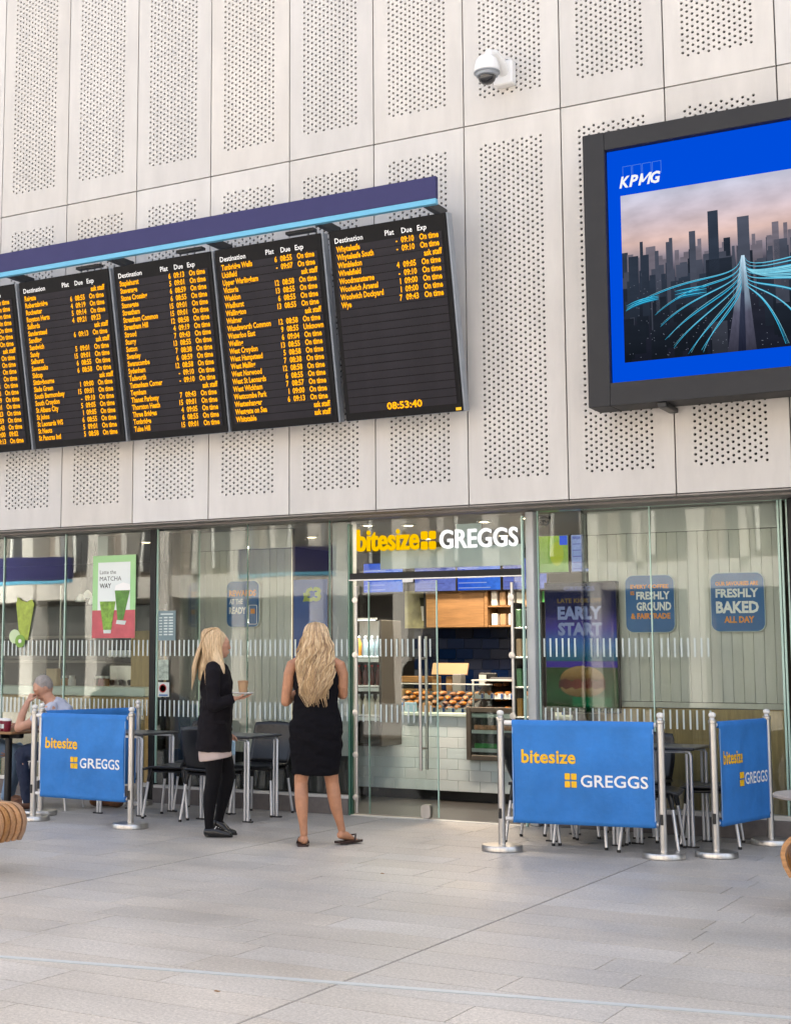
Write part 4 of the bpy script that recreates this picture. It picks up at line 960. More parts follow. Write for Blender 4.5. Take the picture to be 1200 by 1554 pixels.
menu('deep blue menu screen above the wood cabinet', 3.69, 4.22, 2.17, 2.52, y, 'blue')
menu('pale blue menu screen above the packet shelf', 4.24, 4.76, 2.17, 2.52, y, 'lilac')
menu('green menu screen high at the right of the doorway', 5.26, 5.58, 2.25, 2.62, 2.0, 'green')
m_ = menu('pale menu screen headed BREAKFAST', 5.60, 5.85, 2.25, 2.62, 2.0, 'white')
text('menu_text', [dict(s='BREAKFAST', fit=(5.62, 5.80, 2.57, 2.60), y=1.993, bold=.03)], emi('menu_head', (.02, .04, .35), .8), m_)
# till, tray rack, snack rack and drinks fridge
tl = thing('till', 'black till screen on a stand behind the pastry counter', 'till')
MB().bbox(4.35, 4.55, 2.62, 2.66, 1.12, 1.27, .01).build('monitor', M['blk'], tl)
MB().bbox(4.36, 4.44, 2.613, 2.618, 1.14, 1.25, .002).build('display', M['pale_sign'], tl)
MB().tube([(4.45, 2.66, .85), (4.45, 2.66, 1.14)], .02, 10).build('stand', M['blk'], tl, smooth=True)
rk = thing('wooden_rack', 'wooden rack with a tilted board near the navy tiles', 'rack')
for x in (3.55, 3.72): MB().bbox(x, x + .07, 3.2, 3.3, .9, 1.22, .005).build('leg', M['cab'], rk)
MB().bbox(3.2, 3.52, 3.15, 3.4, 1.15, 1.22, .005).build('box', M['cab'], rk)
MB().bbox(3.2, 3.5, 3.15, 3.4, .95, 1.08, .005).build('box', M['cab'], rk)
X = Matrix.Translation((3.78, 3.15, 1.30)) @ Matrix.Rotation(R(-20), 4, 'X')
MB().box(-.2, .22, 0, .02, -.06, .07, X=X).build('tilted_board', mat('board_face', (.55, .35, .2), .6), rk)
sr = thing('snack_rack', 'tall rack of colourful snack packets just inside the door, right', 'rack')
for x in (5.18, 5.46): MB().bbox(x, x + .02, 1.5, 1.8, 0, 1.95, .003).build('upright', M['blk'], sr)
for k in range(6): MB().bbox(5.2, 5.46, 1.5, 1.8, .3 + k * .28, .315 + k * .28, .003).build('shelf', M['rail'], sr)
pc = [mat('pk%d' % i, c, .4, orand=.1) for i, c in enumerate(((.5, .3, .12), (.08, .25, .5), (.5, .5, .42), (.10, .3, .12), (.45, .1, .06), (.06, .06, .08)))]
for k in range(6):
    for j in range(4):
        tag(MB().bbox(5.205 + j * .063, 5.262 + j * .063, 1.52, 1.56, .317 + k * .28, .317 + k * .28 + .17, .008).build('packet', pc[(k * 3 + j * 2) % 6]), 'snack packet on the %s shelf of the tall rack inside the door' % ['lowest', 'second', 'third', 'fourth', 'fifth', 'top'][k], 'packet', 'packets on the %s shelf of the snack rack' % ['lowest', 'second', 'third', 'fourth', 'fifth', 'top'][k])
fg = thing('drinks_fridge', 'open drinks chiller with bottles seen through the door glass', 'fridge')
MB().bbox(3.28, 3.32, 1.5, 1.95, .55, 1.8, .004).build('side_panel', M['blk'], fg)
MB().bbox(3.76, 3.79, 1.5, 1.95, .55, 1.8, .004).build('side_panel', M['casefr'], fg)
MB().box(3.32, 3.76, 1.93, 1.95, .55, 1.8).build('back_panel', M['interior_grey'], fg)
for z in (.84, 1.13, 1.42): MB().bbox(3.32, 3.76, 1.5, 1.92, z, z + .02, .003).build('shelf', M['rail'], fg)
for z in (.80, 1.09, 1.38): MB().box(3.32, 3.76, 1.492, 1.497, z, z + .035).build('price_strip', M['pale_sign'], fg)
bc = [M['orange'], mat('water', (.5, .62, .66), .2), mat('cola', (.10, .015, .01), .2), mat('milk', (.7, .66, .5), .3)]
for r_ in range(3):
    for k in range(6):
        t = thing('bottle', ['small pale-topped bottle on the bottom chiller shelf', 'red-brown bottle on the middle chiller shelf', 'bright drink bottle on the top chiller shelf'][r_], 'bottle', (3.36 + k * .073, 1.56, (.86, 1.15, 1.44)[r_]), 0, ['bottles on the bottom chiller shelf', 'bottles on the middle chiller shelf', 'bottles on the top chiller shelf'][r_])
        MB().lathe([(.028, 0), (.03, .01), (.03, .13), (.012, .165), (.012, .18)], 12).build('bottle_body', bc[(3, 2, (0 if k < 3 else 1))[r_]], t, smooth=True)
        MB().lathe([(.014, .181), (.014, .20), (.004, .203)], 10).build('cap', [M['white_cap'], M['red'], M['white_cap']][r_], t, smooth=True)
tag(MB().bbox(3.15, 3.27, 1.6, 1.9, .0, 2.6, .01).build('dark_partition', M['interior_dark']), 'dark partition left of the drinks chiller', 'partition')
tag(MB().bbox(3.9, 4.0, 2.96, 3.1, .9, 1.25, .01).build('grey_appliance', M['interior_grey']), 'small grey appliance behind the pastry counter', 'appliance')

# lamps in the shop ceiling
def downlight(x, y, label, e=14):
    t = thing('ceiling_lamp', label, 'ceiling lamp', (x, y, H0 - .004))
    MB().lathe([(.07, -.002), (.075, -.012), (.05, -.014), (.045, -.004)], 20).build('trim_ring', M['white_cap'], t, smooth=True)
    MB().lathe([(.044, -.012), (.044, -.006)], 16).build('lamp_glass', M['lamp'], t)
    ld = bpy.data.lights.new('lamp_light', 'AREA'); ld.shape = 'DISK'; ld.size = .25; ld.energy = e * .36; ld.color = (1, .82, .62)
    lo = bpy.data.objects.new('lamp_light', ld); col.objects.link(lo); lo.parent = t; lo.location = (0, 0, -.03)
for (x, y, lb, e) in ((3.8, 1.2, 'small lit downlight just left of the bakery sign', 9), (5.45, 1.25, 'lit downlight beside the black ceiling dome, right of the sign', 9), (3.6, 3.0, 'ceiling downlight over the wooden rack', 24), (4.5, 3.0, 'ceiling downlight over the pastry trays', 24), (4.0, 3.45, 'ceiling downlight near the wood cabinet', 5),
                      (4.95, 1.40, 'added fill downlight over the right pastry trays', 34), (4.15, 1.40, 'added fill downlight above the front of the counter', 38), (2.6, 2.2, 'ceiling downlight in the left part of the bakery', 8), (.6, 1.9, 'ceiling downlight inside the left cafe', 6), (7.1, .68, 'ceiling downlight washing the plank wall', 0)):  # the two at the counter front are added fill for the pastries
    if e: downlight(x, y, lb, e)
dm = thing('ceiling_camera', 'black dome camera under the shop ceiling, right of the sign', 'security camera', (5.62, 1.2, H0 - .004))
MB().lathe([(.07, 0), (.075, -.02), (.07, -.035)], 20).build('base_ring', M['blk'], dm, smooth=True)
MB().lathe([(.062, -.036), (.055, -.07), (.03, -.095), (.004, -.1)], 20).build('dome', M['dome'], dm, smooth=True)

# ------------------------------------------------------------------ cafe barriers
def post(x, y, label, h=1.0):
    t = thing('barrier_post', label, 'barrier post', (x, y, 0), 0, None)
    MB().lathe([(.148, 0), (.152, .004), (.152, .034), (.146, .042), (.03, .046)], 48).build('base_plate', M['steel'], t, smooth=True)
    MB().lathe([(.0265, .046), (.0265, h - .075)], 24).build('pole', M['steel'], t, smooth=True)
    MB().lathe([(.0268, h - .074), (.031, h - .070), (.031, h - .052), (.022, h - .048), (.018, h - .035)], 24).build('collar', M['steel'], t, smooth=True)
    MB().lathe([(.012, h - .036), (.024, h - .026), (.027, h - .012), (.022, h - .001), (.008, h + .006)], 20).build('cap', M['white_cap'], t, smooth=True)
    MB().bbox(-.012, .012, -.036, -.026, .235, .31, .003).build('latch', M['blk'], t)
    return t
PO = {1: (1.851, -1.476), 2: (1.63, -1.11), 3: (1.83, .10), 4: (2.937, -1.507), 5: (6.152, -1.206), 6: (7.308, -1.001), 7: (7.614, -.73), 8: (7.79, .22)}
PL = {1: 'front-left steel barrier post, nearest the seated man', 2: 'steel barrier post just behind the front-left one', 3: 'steel barrier post against the glass by the black mullion', 4: 'steel barrier post at the right end of the left blue banner',
      5: 'steel barrier post nearest the shop doorway, left end of the wide banner', 6: 'steel barrier post at the right end of the wide banner', 7: 'steel barrier post at the front of the angled right banner', 8: 'steel barrier post at the rear of the angled right banner, by the glass'}
for k, (x, y) in PO.items(): post(x, y, PL[k], 1.0 if k < 5 else 1.03)
def banner(a, b, label, h, tscale, gapa=.05, gapb=.05, texts=True):
    A = Vector((*PO[a], 0)); B = Vector((*PO[b], 0)); d_ = B - A; Ln = d_.length; ang = math.atan2(d_.y, d_.x)
    t = thing('barrier_banner', label, 'barrier banner', A, ang)
    zt, zb_ = h - .065, .225
    for z, r_ in ((zt - .022, .017), (zb_ + .01, .015)):
        MB().tube([(.03, 0, z), (Ln - .03, 0, z)], r_, 12).build('cross_bar', M['white_cap'], t, smooth=True)
    x0, x1 = gapa, Ln - gapb; nx, nz = 60, 24; mb = MB(); idx = {}
    rr = random.Random(a * 7 + b); ph = [rr.random() * 6 for _ in range(4)]
    amp_ = .35 if a == 7 else 1
    def fab(u, v):
        if v > .9 or v < .1: return -.024
        return -.019 + amp_ * math.sin(math.pi * v) ** .6 * (.008 * math.sin(5 * u * math.pi + ph[0]) + .006 * math.sin(13 * u + 4 * v + ph[1]) + .0035 * math.sin(33 * u + ph[2] - 3 * v) + .003 * math.sin(21 * u - 9 * v + ph[3]) - .012)
    yfn = lambda X_, Z_: fab((X_ - gapa) / (Ln - gapb - gapa), (Z_ - zb_ + .015) / (zt + .004 - zb_)) - .007
    for j in range(nz + 1):
        v = j / nz; z = zb_ - .015 + (zt + .004 - zb_) * v
        for i in range(nx + 1):
            u = i / nx; x = x0 + (x1 - x0) * u
            yy = fab(u, v)
            # fabric pulls in at the free edges
            x += (.010 * math.sin(math.pi * v)) * (1 - 2 * u)
            mb.v.append((x, yy, z))
    for j in range(nz):
        for i in range(nx):
            q = j * (nx + 1) + i; mb.f.append((q, q + 1, q + nx + 2, q + nx + 1)); mb.m.append(0)
    me = bpy.data.meshes.new('fabric'); me.from_pydata(mb.v, [], mb.f); me.materials.append(M['blue_canvas']); me.polygons.foreach_set('use_smooth', [True] * len(me.polygons))
    fo = put('fabric', me, t); sm = fo.modifiers.new('s', 'SOLIDIFY'); sm.thickness = .003; sm.offset = 1
    MB().loft([(x0, 0, zt - .022), (x1, 0, zt - .022)], [.024, .024], n=16, cap=False).build('sleeve', M['blue_canvas'], t, smooth=True)
    MB().loft([(x0, 0, zb_ + .01), (x1, 0, zb_ + .01)], [.023, .023], n=16, cap=False).build('sleeve', M['blue_canvas'], t, smooth=True)
    for x in (x0 + .002, x1 - .01): MB().box(x, x + .008, -.031, -.027, zb_ + .03, zt - .05).build('edge_stitch', mat('stitch', (.25, .42, .72), .7), t)
    if texts:
        ww = x1 - x0; zc = zb_; hh = zt - zb_
        text('banner_text', [dict(s='bitesize', fit=(x0 + ww * .07, x0 + ww * .455, zc + hh * .575, zc + hh * .71), yf=yfn, bold=.026, sp=1.03, res=3)], M['yellow'], t)
        text('banner_text', [dict(s='GREGGS', fit=(x0 + ww * .49, x0 + ww * .955, zc + hh * .355, zc + hh * .475), yf=yfn, bold=.016, sp=1.02, res=3)], M['white_print'], t)
        lm = MB()
        for i in range(2):
            for j in range(2):
                a0 = x0 + ww * (.375 + .047 * i); b0 = zc + hh * (.345 + .077 * j)
                yl = yfn(a0 + ww * .019, b0 + hh * .03); lm.prism(rrect(a0, a0 + ww * .038, b0, b0 + hh * .062, .006), yl - .003, yl + .001)
        lm.build('banner_logo', M['yellow'], t)
    return t
banner(1, 4, 'left blue cafe barrier banner with bitesize GREGGS print', 1.0, 1, .10, .04)
banner(2, 3, 'plain-looking blue banner seen over the top of the left one, running to the glass', 1.0, 1, .04, .05, texts=False)
banner(5, 6, 'wide blue cafe barrier banner right of the doorway', 1.03, 1, .09, .045)
banner(7, 8, 'angled blue cafe barrier banner at the far right', 1.03, 1, .05, .06)

# ------------------------------------------------------------------ chairs and tables
def chair(label, loc, rz, group):
    t = thing('cafe_chair', label, 'chair', loc, rz, group)     # faces -Y
    nx, nz = 12, 10
    def shell(fx, name, thick):
        mb = MB()
        for j in range(nz + 1):
            for i in range(nx + 1): mb.v.append(fx(i / nx * 2 - 1, j / nz))
        for j in range(nz):
            for i in range(nx): q = j * (nx + 1) + i; mb.f.append((q, q + 1, q + nx + 2, q + nx + 1)); mb.m.append(0)
        me = bpy.data.meshes.new(name); me.from_pydata(mb.v, [], mb.f); me.materials.append(M['plastic']); me.polygons.foreach_set('use_smooth', [True] * len(me.polygons))
        o = put(name, me, t); s_ = o.modifiers.new('s', 'SOLIDIFY'); s_.thickness = thick; s_.offset = 0; return o
    shell(lambda u, v: ((.205 - .015 * v + .012 * math.sin(v * 3)) * u * (1 - .04 * (v > .95)), .185 + .105 * v + .02 * math.sin(v * 3.1) - .035 * (u * u), .455 + .375 * v - .012 * u * u * v), 'backrest', .014)
    shell(lambda u, v: ((.20 + .018 * v) * u, .20 - .41 * v, .452 - .018 * (1 - u * u) * math.sin(v * 3.1) - .02 * max(0, v - .8) * 5), 'seat', .022)
    fr_ = MB(); fr_.bbox(-.19, .19, -.17, .19, .405, .432, .01)
    for sx in (-1, 1):
        for sy in (-1, 1): fr_.loft([(sx * .175, sy * .155 + .01, .43), (sx * .187, sy * .175 + .01, .33)], [.023, .017], n=10)
    fr_.build('seat_frame', M['plastic'], t, smooth=True)
    for sx in (-1, 1):
        for sy in (-1, 1):
            lg_ = MB().loft([(sx * .186, sy * .173 + .01, .345), (sx * .215, sy * .215 + .01, .012)], [.0125, .0125], n=10, cap=False).build('leg', M['alu'], t, smooth=True)
            MB().lathe([(.0145, 0), (.0145, .02)], 10, (sx * .2155, sy * .216 + .01, 0)).build('rubber_foot', M['blk'], lg_)
    return t
ch = chair('black plastic chair with its dark back to us, beside the left barrier post', (2.76, -.62, 0), R(-78), 'black plastic cafe chairs')
CH = [((2.66, .0, 0), R(15), 'black plastic chair behind, with a light-catching rounded back top'),
      ((3.28, -.72, 0), R(172), 'black plastic chair at the left of the woman in the blazer, back to us'),
      ((3.30, -.0, 0), R(4), 'black plastic chair facing us behind the small table, left of the woman in the dress'),
      ((6.20, -.52, 0), R(95), 'black plastic chair behind the left end of the wide banner'),
      ((6.30, .0, 0), R(10), 'black plastic chair nearest the glass behind the wide banner'),
      ((6.62, -.55, 0), R(175), 'black plastic chair hidden behind the GREGGS print of the wide banner'),
      ((6.82, .05, 0), R(-5), 'black plastic chair by the glass in the middle of the right seating area'),
      ((7.12, -.62, 0), R(100), 'black plastic chair with its back just right of the wide banner'),
      ((7.40, -.05, 0), R(-80), 'black plastic chair by the glass between the two right-hand banners')]
for loc, rz, lb in CH: dup(ch, loc, rz, lb)
def table(label, loc, w=.56, d_=.56, h=.74, rz=0):
    t = thing('cafe_table', label, 'table', loc, rz)
    MB().bbox(-w / 2, w / 2, -d_ / 2, d_ / 2, h - .022, h, .006).build('table_top', M['ltop'], t)
    MB().box(-w / 2 + .04, w / 2 - .04, -d_ / 2 + .04, -d_ / 2 + .06, h - .045, h - .024).build('under_frame', M['alu'], t)
    MB().box(-w / 2 + .04, w / 2 - .04, d_ / 2 - .06, d_ / 2 - .04, h - .045, h - .024).build('under_frame', M['alu'], t)
    for sx in (-1, 1):
        for sy in (-1, 1):
            x, y = sx * (w / 2 - .035), sy * (d_ / 2 - .035)
            l = MB().tube([(x, y, .012), (x, y, h - .06), (x - sx * .012, y, h - .035), (x - sx * .05, y, h - .028)], .014, 10).tube([(x - sx * .032, y, .012), (x - sx * .032, y, h - .05)], .012, 10).build('leg', M['alu'], t, smooth=True)
            MB().box(x - .045, x + .045, y - .016, y + .016, 0, .012).build('foot', M['blk'], l)
    return t
table('small dark-topped table between the two women', (3.32, -.40, 0))
table('small dark-topped table behind the left banner', (2.25, -.50, 0))
table('dark-topped table behind the wide blue banner', (6.55, -.25, 0), .6, .6, .74)
table('dark-topped table between the two right-hand banners', (7.12, -.10, 0), .5, .5, .75)
rt = thing('round_table', 'round grey-topped table cut by the right edge', 'table', (8.97, -3.62, 0))
MB().lathe([(.28, .712), (.30, .718), (.302, .728), (.295, .735)], 48).build('table_top', M['gtop'], rt, smooth=True)
MB().lathe([(.03, .03), (.03, .71)], 16).build('pedestal', M['steel'], rt, smooth=True)
MB().lathe([(.2, 0), (.2, .015), (.05, .03)], 32).build('base', M['steel'], rt, smooth=True)
lt = thing('pedestal_table', 'dark pedestal table with paper cups beside the seated man', 'table', (.90, -.72, 0))
MB().bbox(-.32, .27, -.28, .28, .70, .722, .006).build('table_top', M['cab'], lt)
MB().bbox(-.16, .16, -.04, .04, .65, .70, .01).box(-.04, .04, -.16, .16, .652, .70).build('spider', M['blk'], lt)
MB().lathe([(.035, .02), (.035, .66)], 16).build('pedestal', M['blk'], lt, smooth=True)
MB().lathe([(.22, 0), (.22, .012), (.05, .025)], 32).build('base', M['blk'], lt, smooth=True)
for k, (x, y) in enumerate(((.955, -.86), (1.03, -.90))):
    t = thing('paper_cup', ['burgundy paper cup with a white lid, left of the pair on the table', 'burgundy paper cup with a white lid, right of the pair on the table'][k], 'paper cup', (x, y, .722))
    MB().lathe([(.030, 0), (.032, .003), (.042, .10)], 20).build('cup_body', M['burg'], t, smooth=True)
    MB().lathe([(.044, .10), (.045, .108), (.04, .112), (.036, .122), (.03, .123)], 20).build('lid', M['white_cap'], t, smooth=True)
    MB().box(-.035, -.005, -.0415, -.038, .03, .07).build('print', M['pale_sign'], t)
pt = thing('paper_plate', 'white paper napkin stack on the table left of the cups', 'napkin', (.80, -.80, .722)); MB().bbox(-.06, .06, -.06, .06, 0, .02, .004).build('paper', M['paper'], pt)

# benches of curved timber slats
def bench(label, x_end, y0, n, side, length=2.2):
    t = thing('slatted_bench', label, 'bench', (x_end, y0, 0))
    th = .028; prof = []
    r_ = .13; s_ = -side     # body extends to s_ side
    out = [(s_ * length, .45), (s_ * r_, .45)]
    for k in range(1, 9):
        a = R(90 * k / 8); out.append((s_ * (r_ - r_ * math.sin(a)), .45 - r_ + r_ * math.cos(a)))
    out += [(s_ * .012, .26), (s_ * .045, .20)]
    inn = [(s_ * length, .45 - th), (s_ * r_, .45 - th)]
    for k in range(1, 9):
        a = R(90 * k / 8); inn.append((s_ * (r_ - (r_ - th) * math.sin(a)), .45 - r_ + (r_ - th) * math.cos(a)))
    inn += [(s_ * (.012 + th), .262), (s_ * (.045 + th * .9), .208)]
    mb = MB(); n_ = len(out)
    w = .042; c = .005
    rings = []
    for (ox, oz), (ix, iz) in zip(out, inn):
        cx, cz = (ox + ix) / 2, (oz + iz) / 2
        k_ = .82
        rings.append([(ox * k_ + cx * (1 - k_), 0, oz * k_ + cz * (1 - k_)), (ox, c, oz), (ox, w - c, oz), (ox * k_ + cx * (1 - k_), w, oz * k_ + cz * (1 - k_)), (ix, w, iz), (ix, 0, iz)])
    vs = [v for r2 in rings for v in r2]; fs = []
    for k in range(n_ - 1):
        for i in range(6): fs.append((k * 6 + i, k * 6 + (i + 1) % 6, (k + 1) * 6 + (i + 1) % 6, (k + 1) * 6 + i))
    fs += [tuple(range(6)), tuple(range((n_ - 1) * 6, n_ * 6))]
    me = MB().add(vs, fs).mesh('slat', M['wood_bench'], True)
    for k in range(n): put('slat', me, t, (0, k * .058, 0))
    for xx in (s_ * .45, s_ * 1.7): MB().box(xx - .03, xx + .03, .03, n * .058 - .04, .0, .418).build('support', M['alu'], t)
    MB().box(min(s_ * .12, s_ * length), max(s_ * .12, s_ * length), .04, n * .058 - .05, .36, .40).build('frame', M['alu'], t)
    return t
bench('slatted wooden bench end at the left edge of the picture', 3.81, -4.31, 8, 1)
bench('slatted wooden bench end at the right edge of the picture', 8.54, -2.94, 8, -1)

# metal chairs of the left cafe
def wire_chair(label, loc, rz):
    t = thing('metal_chair', label, 'chair', loc, rz, 'metal chairs of the left cafe')
    MB().bbox(-.2, .2, -.2, .2, .44, .455, .01).build('seat', M['alu'], t)
    MB().tube([(-.19, .18, .44), (-.2, .24, .8), (0, .26, .85), (.2, .24, .8), (.19, .18, .44)], .011, 8).tube([(-.19, .21, .62), (.19, .21, .62)], .011, 8).build('back_frame', M['alu'], t, smooth=True)
    for sx in (-1, 1):
        for sy in (-1, 1): MB().tube([(sx * .18, sy * .17, .44), (sx * .21, sy * .22, 0)], .010, 8).build('leg', M['alu'], t, smooth=True)
    return t
wire_chair('pale metal chair the seated man sits on', (1.36, -.60, 0), R(-75))
wire_chair('pale metal chair at the far left edge beyond the pedestal table', (.42, -.55, 0), R(95))
tag(MB().loft([(0, 0, .05), (.12, 0, .13), (.26, 0, .05)], [(.09, .05), (.12, .12), (.09, .05)], side=(0, 1, 0), n=12).build('holdall', mat('brown_leather', (.16, .07, .03), .5), smooth=True, loc=(1.60, -.25, 0)), 'brown leather bag on the ground behind the left banner', 'bag')

# ------------------------------------------------------------------ people
YAW = R(30.8)
def head(b, c, f, s=1.0):
    """c centre, f facing unit (x,y,z)"""
    c = Vector(c); f = Vector(f).normalized(); up = Vector((0, 0, 1)); up = (up - up.dot(f) * f).normalized(); sd = f.cross(up)
    X = Matrix((sd, f, up)).transposed()
    def P(x, y, z): return tuple(c + X @ Vector((x, y, z)) * s)
    b.ell(c, (.074 * s, .094 * s, .098 * s), 18, X=X.to_3x3())
    b.ell(P(0, .022, -.055), (.056 * s, .068 * s, .066 * s), 14, X=X.to_3x3())
    b.ell(P(0, .055, -.088), (.030 * s, .030 * s, .022 * s), 10, X=X.to_3x3())       # chin
    b.loft([P(0, .086, .012), P(0, .096, -.018), P(0, .100, -.028)], [.007 * s, .009 * s, .011 * s], n=8)   # nose
    b.ell(P(0, .090, -.058), (.022 * s, .010 * s, .007 * s), 8, X=X.to_3x3()); b.ell(P(0, .087, -.070), (.018 * s, .010 * s, .006 * s), 8, X=X.to_3x3())  # lips
    b.ell(P(0, .080, .025), (.05 * s, .014 * s, .010 * s), 10, X=X.to_3x3())          # brow
    for k in (-1, 1): b.ell(P(k * .074, .0, -.01), (.010 * s, .020 * s, .031 * s), 10, X=X.to_3x3())   # ears
    return X, P
def hand(b, w, d_, n_, curl=.6, s=1.0, thumb=1):
    """w wrist, d_ direction of the palm, n_ palm normal (fingers curl towards it)"""
    w = Vector(w); d_ = Vector(d_).normalized(); n_ = Vector(n_); n_ = (n_ - n_.dot(d_) * d_).normalized(); sd = d_.cross(n_)
    b.loft([w, w + d_ * .04 * s, w + d_ * .085 * s], [(.024 * s, .017 * s), (.037 * s, .016 * s), (.040 * s, .014 * s)], side=sd, n=12)
    for k, L_ in zip((-1.5, -.5, .5, 1.5), (.062, .075, .080, .068)):
        p = w + d_ * .082 * s + sd * k * .0195 * s; q = [p]; a = 0
        for seg in (.42, .33, .25):
            a += curl * .75; v = d_ * math.cos(a) + n_ * math.sin(a); p = p + v * L_ * seg * s * 1.05; q.append(p)
        b.loft(q, [.0092 * s, .0088 * s, .008 * s, .0072 * s], n=8)
    p = w + d_ * .02 * s - sd * .028 * s * thumb; q = [p, p + (d_ * .028 - sd * .022 * thumb + n_ * .012) * s, p + (d_ * .055 - sd * .026 * thumb + n_ * .028) * s]
    b.loft(q, [.012 * s, .0105 * s, .0085 * s], n=8)
def person(label, loc, rz=YAW): return thing('person', label, 'person', loc, rz)

# --- woman in the black dress, back to us
w2 = person('woman with long wavy blonde hair in a sleeveless black dress, walking away', (4.842, -1.712, 0))
b = MB()
X2, P2_ = head(b, (.005, .03, 1.575), (-.1, 1, -.12))
b.loft([(0, .02, 1.40), (0, .025, 1.50)], [.056, .052], n=14)
b.loft([(0, 0, .80), (0, 0, .90), (0, .0, 1.0), (0, 0, 1.1), (0, 0, 1.22), (0, .0, 1.33), (0, .01, 1.40), (0, .015, 1.43)], [(.165, .115), (.172, .12), (.15, .105), (.135, .092), (.15, .10), (.165, .095), (.14, .07), (.07, .055)], n=20)
for sx, el, wr, hd in ((-1, (-.235, .03, 1.085), (-.12, .22, 1.17), (.4, .5, .5)), (1, (.212, .05, 1.14), (.10, .235, 1.21), (-.4, .5, .5))):
    b.loft([(sx * .14, .01, 1.385), (sx * .18, .0, 1.365), (sx * .205, .0, 1.30), ((sx * .2 + el[0]) / 2, .01, 1.21), el], [.048, .052, .046, .043, .037], n=12)
    b.loft([el, tuple((Vector(el) * .6 + Vector(wr) * .4)), wr], [.038, .036, .024], n=12)
    hand(b, wr, hd, (0, -.3, 1), .7, .95, thumb=sx)
b.loft([(-.085, 0, .84), (-.1, .005, .66), (-.112, .01, .52), (-.115, .015, .47), (-.112, -.012, .36), (-.108, -.02, .27), (-.098, -.02, .16), (-.092, -.02, .09)], [(.085, .09), (.075, .08), (.056, .062), (.052, .056), (.053, .06), (.046, .05), (.032, .034), (.029, .034)], n=16)
b.loft([(-.092, -.045, .045), (-.095, .03, .05), (-.10, .10, .032), (-.10, .16, .022)], [(.030, .030), (.036, .036), (.042, .022), (.036, .012)], side=(1, 0, 0), n=12)
b.loft([(.085, 0, .84), (.1, .02, .66), (.118, .05, .52), (.125, .055, .47), (.14, .05, .37), (.155, .05, .28), (.185, .065, .17), (.20, .08, .11)], [(.085, .09), (.075, .08), (.056, .062), (.052, .056), (.053, .06), (.046, .05), (.032, .034), (.029, .034)], n=16)
b.loft([(.185, .06, .075), (.23, .11, .065), (.275, .16, .035), (.31, .19, .022)], [(.028, .030), (.034, .034), (.040, .020), (.032, .012)], side=(.7, -.7, 0), n=12)
fuse('body', b, M['skin2'], w2, .0055, 5)
b = MB()
b.loft([(0, .01, .535), (0, .01, .60), (0, .005, .72), (0, 0, .84), (0, 0, .93), (0, 0, 1.02), (0, 0, 1.09), (0, 0, 1.2), (0, 0, 1.30), (0, .005, 1.37), (0, .012, 1.405), (0, .02, 1.435)],
       [(.175, .138), (.188, .145), (.202, .152), (.212, .158), (.204, .15), (.18, .128), (.168, .115), (.176, .12), (.182, .115), (.17, .095), (.130, .075), (.075, .065)], n=28, cap=False)
b.loft([(-.02, 0, .53), (-.02, .01, .6)], [(.166, .132), (.172, .137)], n=24, cap=False)
fuse('dress', b, M['black_cloth'], w2, .008, 4, fold=(.012, (6, 6, 15)))
def locks(par, name, specs, mats):
    mbs = [MB() for _ in mats]
    for pts, r0, r1, mi in specs:
        n_ = len(pts); mbs[mi].loft(pts, [r0 + (r1 - r0) * (i / (n_ - 1)) ** 1.6 for i in range(n_)], n=6)
    for mb, m in zip(mbs, mats):
        if mb.v: mb.build(name, m, par, smooth=True)
rr = random.Random(21)
hb_ = MB(); hb_.ell((.005, .018, 1.595), (.092, .110, .108), 20)
hb_.loft([(.0, -.02, 1.60), (-.005, -.06, 1.48), (-.01, -.095, 1.36), (-.01, -.11, 1.24), (-.005, -.105, 1.13)], [(.088, .07), (.115, .065), (.155, .05), (.135, .042), (.08, .028)], n=18)
fuse('hair', hb_, M['hair_a'], w2, .008, 3)
sp = []
for k in range(260):
    a = rr.uniform(-1, 1); layer = rr.random(); deep = rr.random()
    top_ = Vector((a * .045, -.02 + rr.uniform(-.03, .03), 1.685 + rr.uniform(-.004, .006) - abs(a) * .012)); L_ = rr.uniform(.30, .62) if layer < .5 else rr.uniform(.5, .64)
    pts = []; n_ = 16; ph = rr.uniform(0, .5) + a * 3.5; amp = rr.uniform(.012, .021)
    for i in range(n_ + 1):
        v = i / n_
        if v < .22:
            q = v / .22; ang = q * 1.45
            x = a * (.045 + .052 * math.sin(ang)); y = .01 - .118 * math.sin(ang) * (1 - .35 * abs(a)); z = 1.60 + (.097 - abs(a) * .012) * math.cos(ang)
        else:
            q = (v - .22) / .78; spread = a * (.097 + .075 * math.sin(min(1, q * 1.5) * 1.57) - .085 * q * q)
            x = spread - .01 * q + amp * math.sin(q * 17 + ph) * min(1, q * 1.6); y = -.105 * (1 - .35 * abs(a)) - .045 * math.sin(q * 2.2) - deep * .018 + amp * .6 * math.cos(q * 17 + ph); z = 1.60 - q * L_ * .86
        pts.append((x, y, z))
    sp.append((pts, rr.uniform(.005, .010), .0015, rr.choice([0, 0, 0, 1, 1, 2])))
locks(w2, 'hair_lock', sp, [M['hair_a'], M['hair_b'], M['hair_c']])
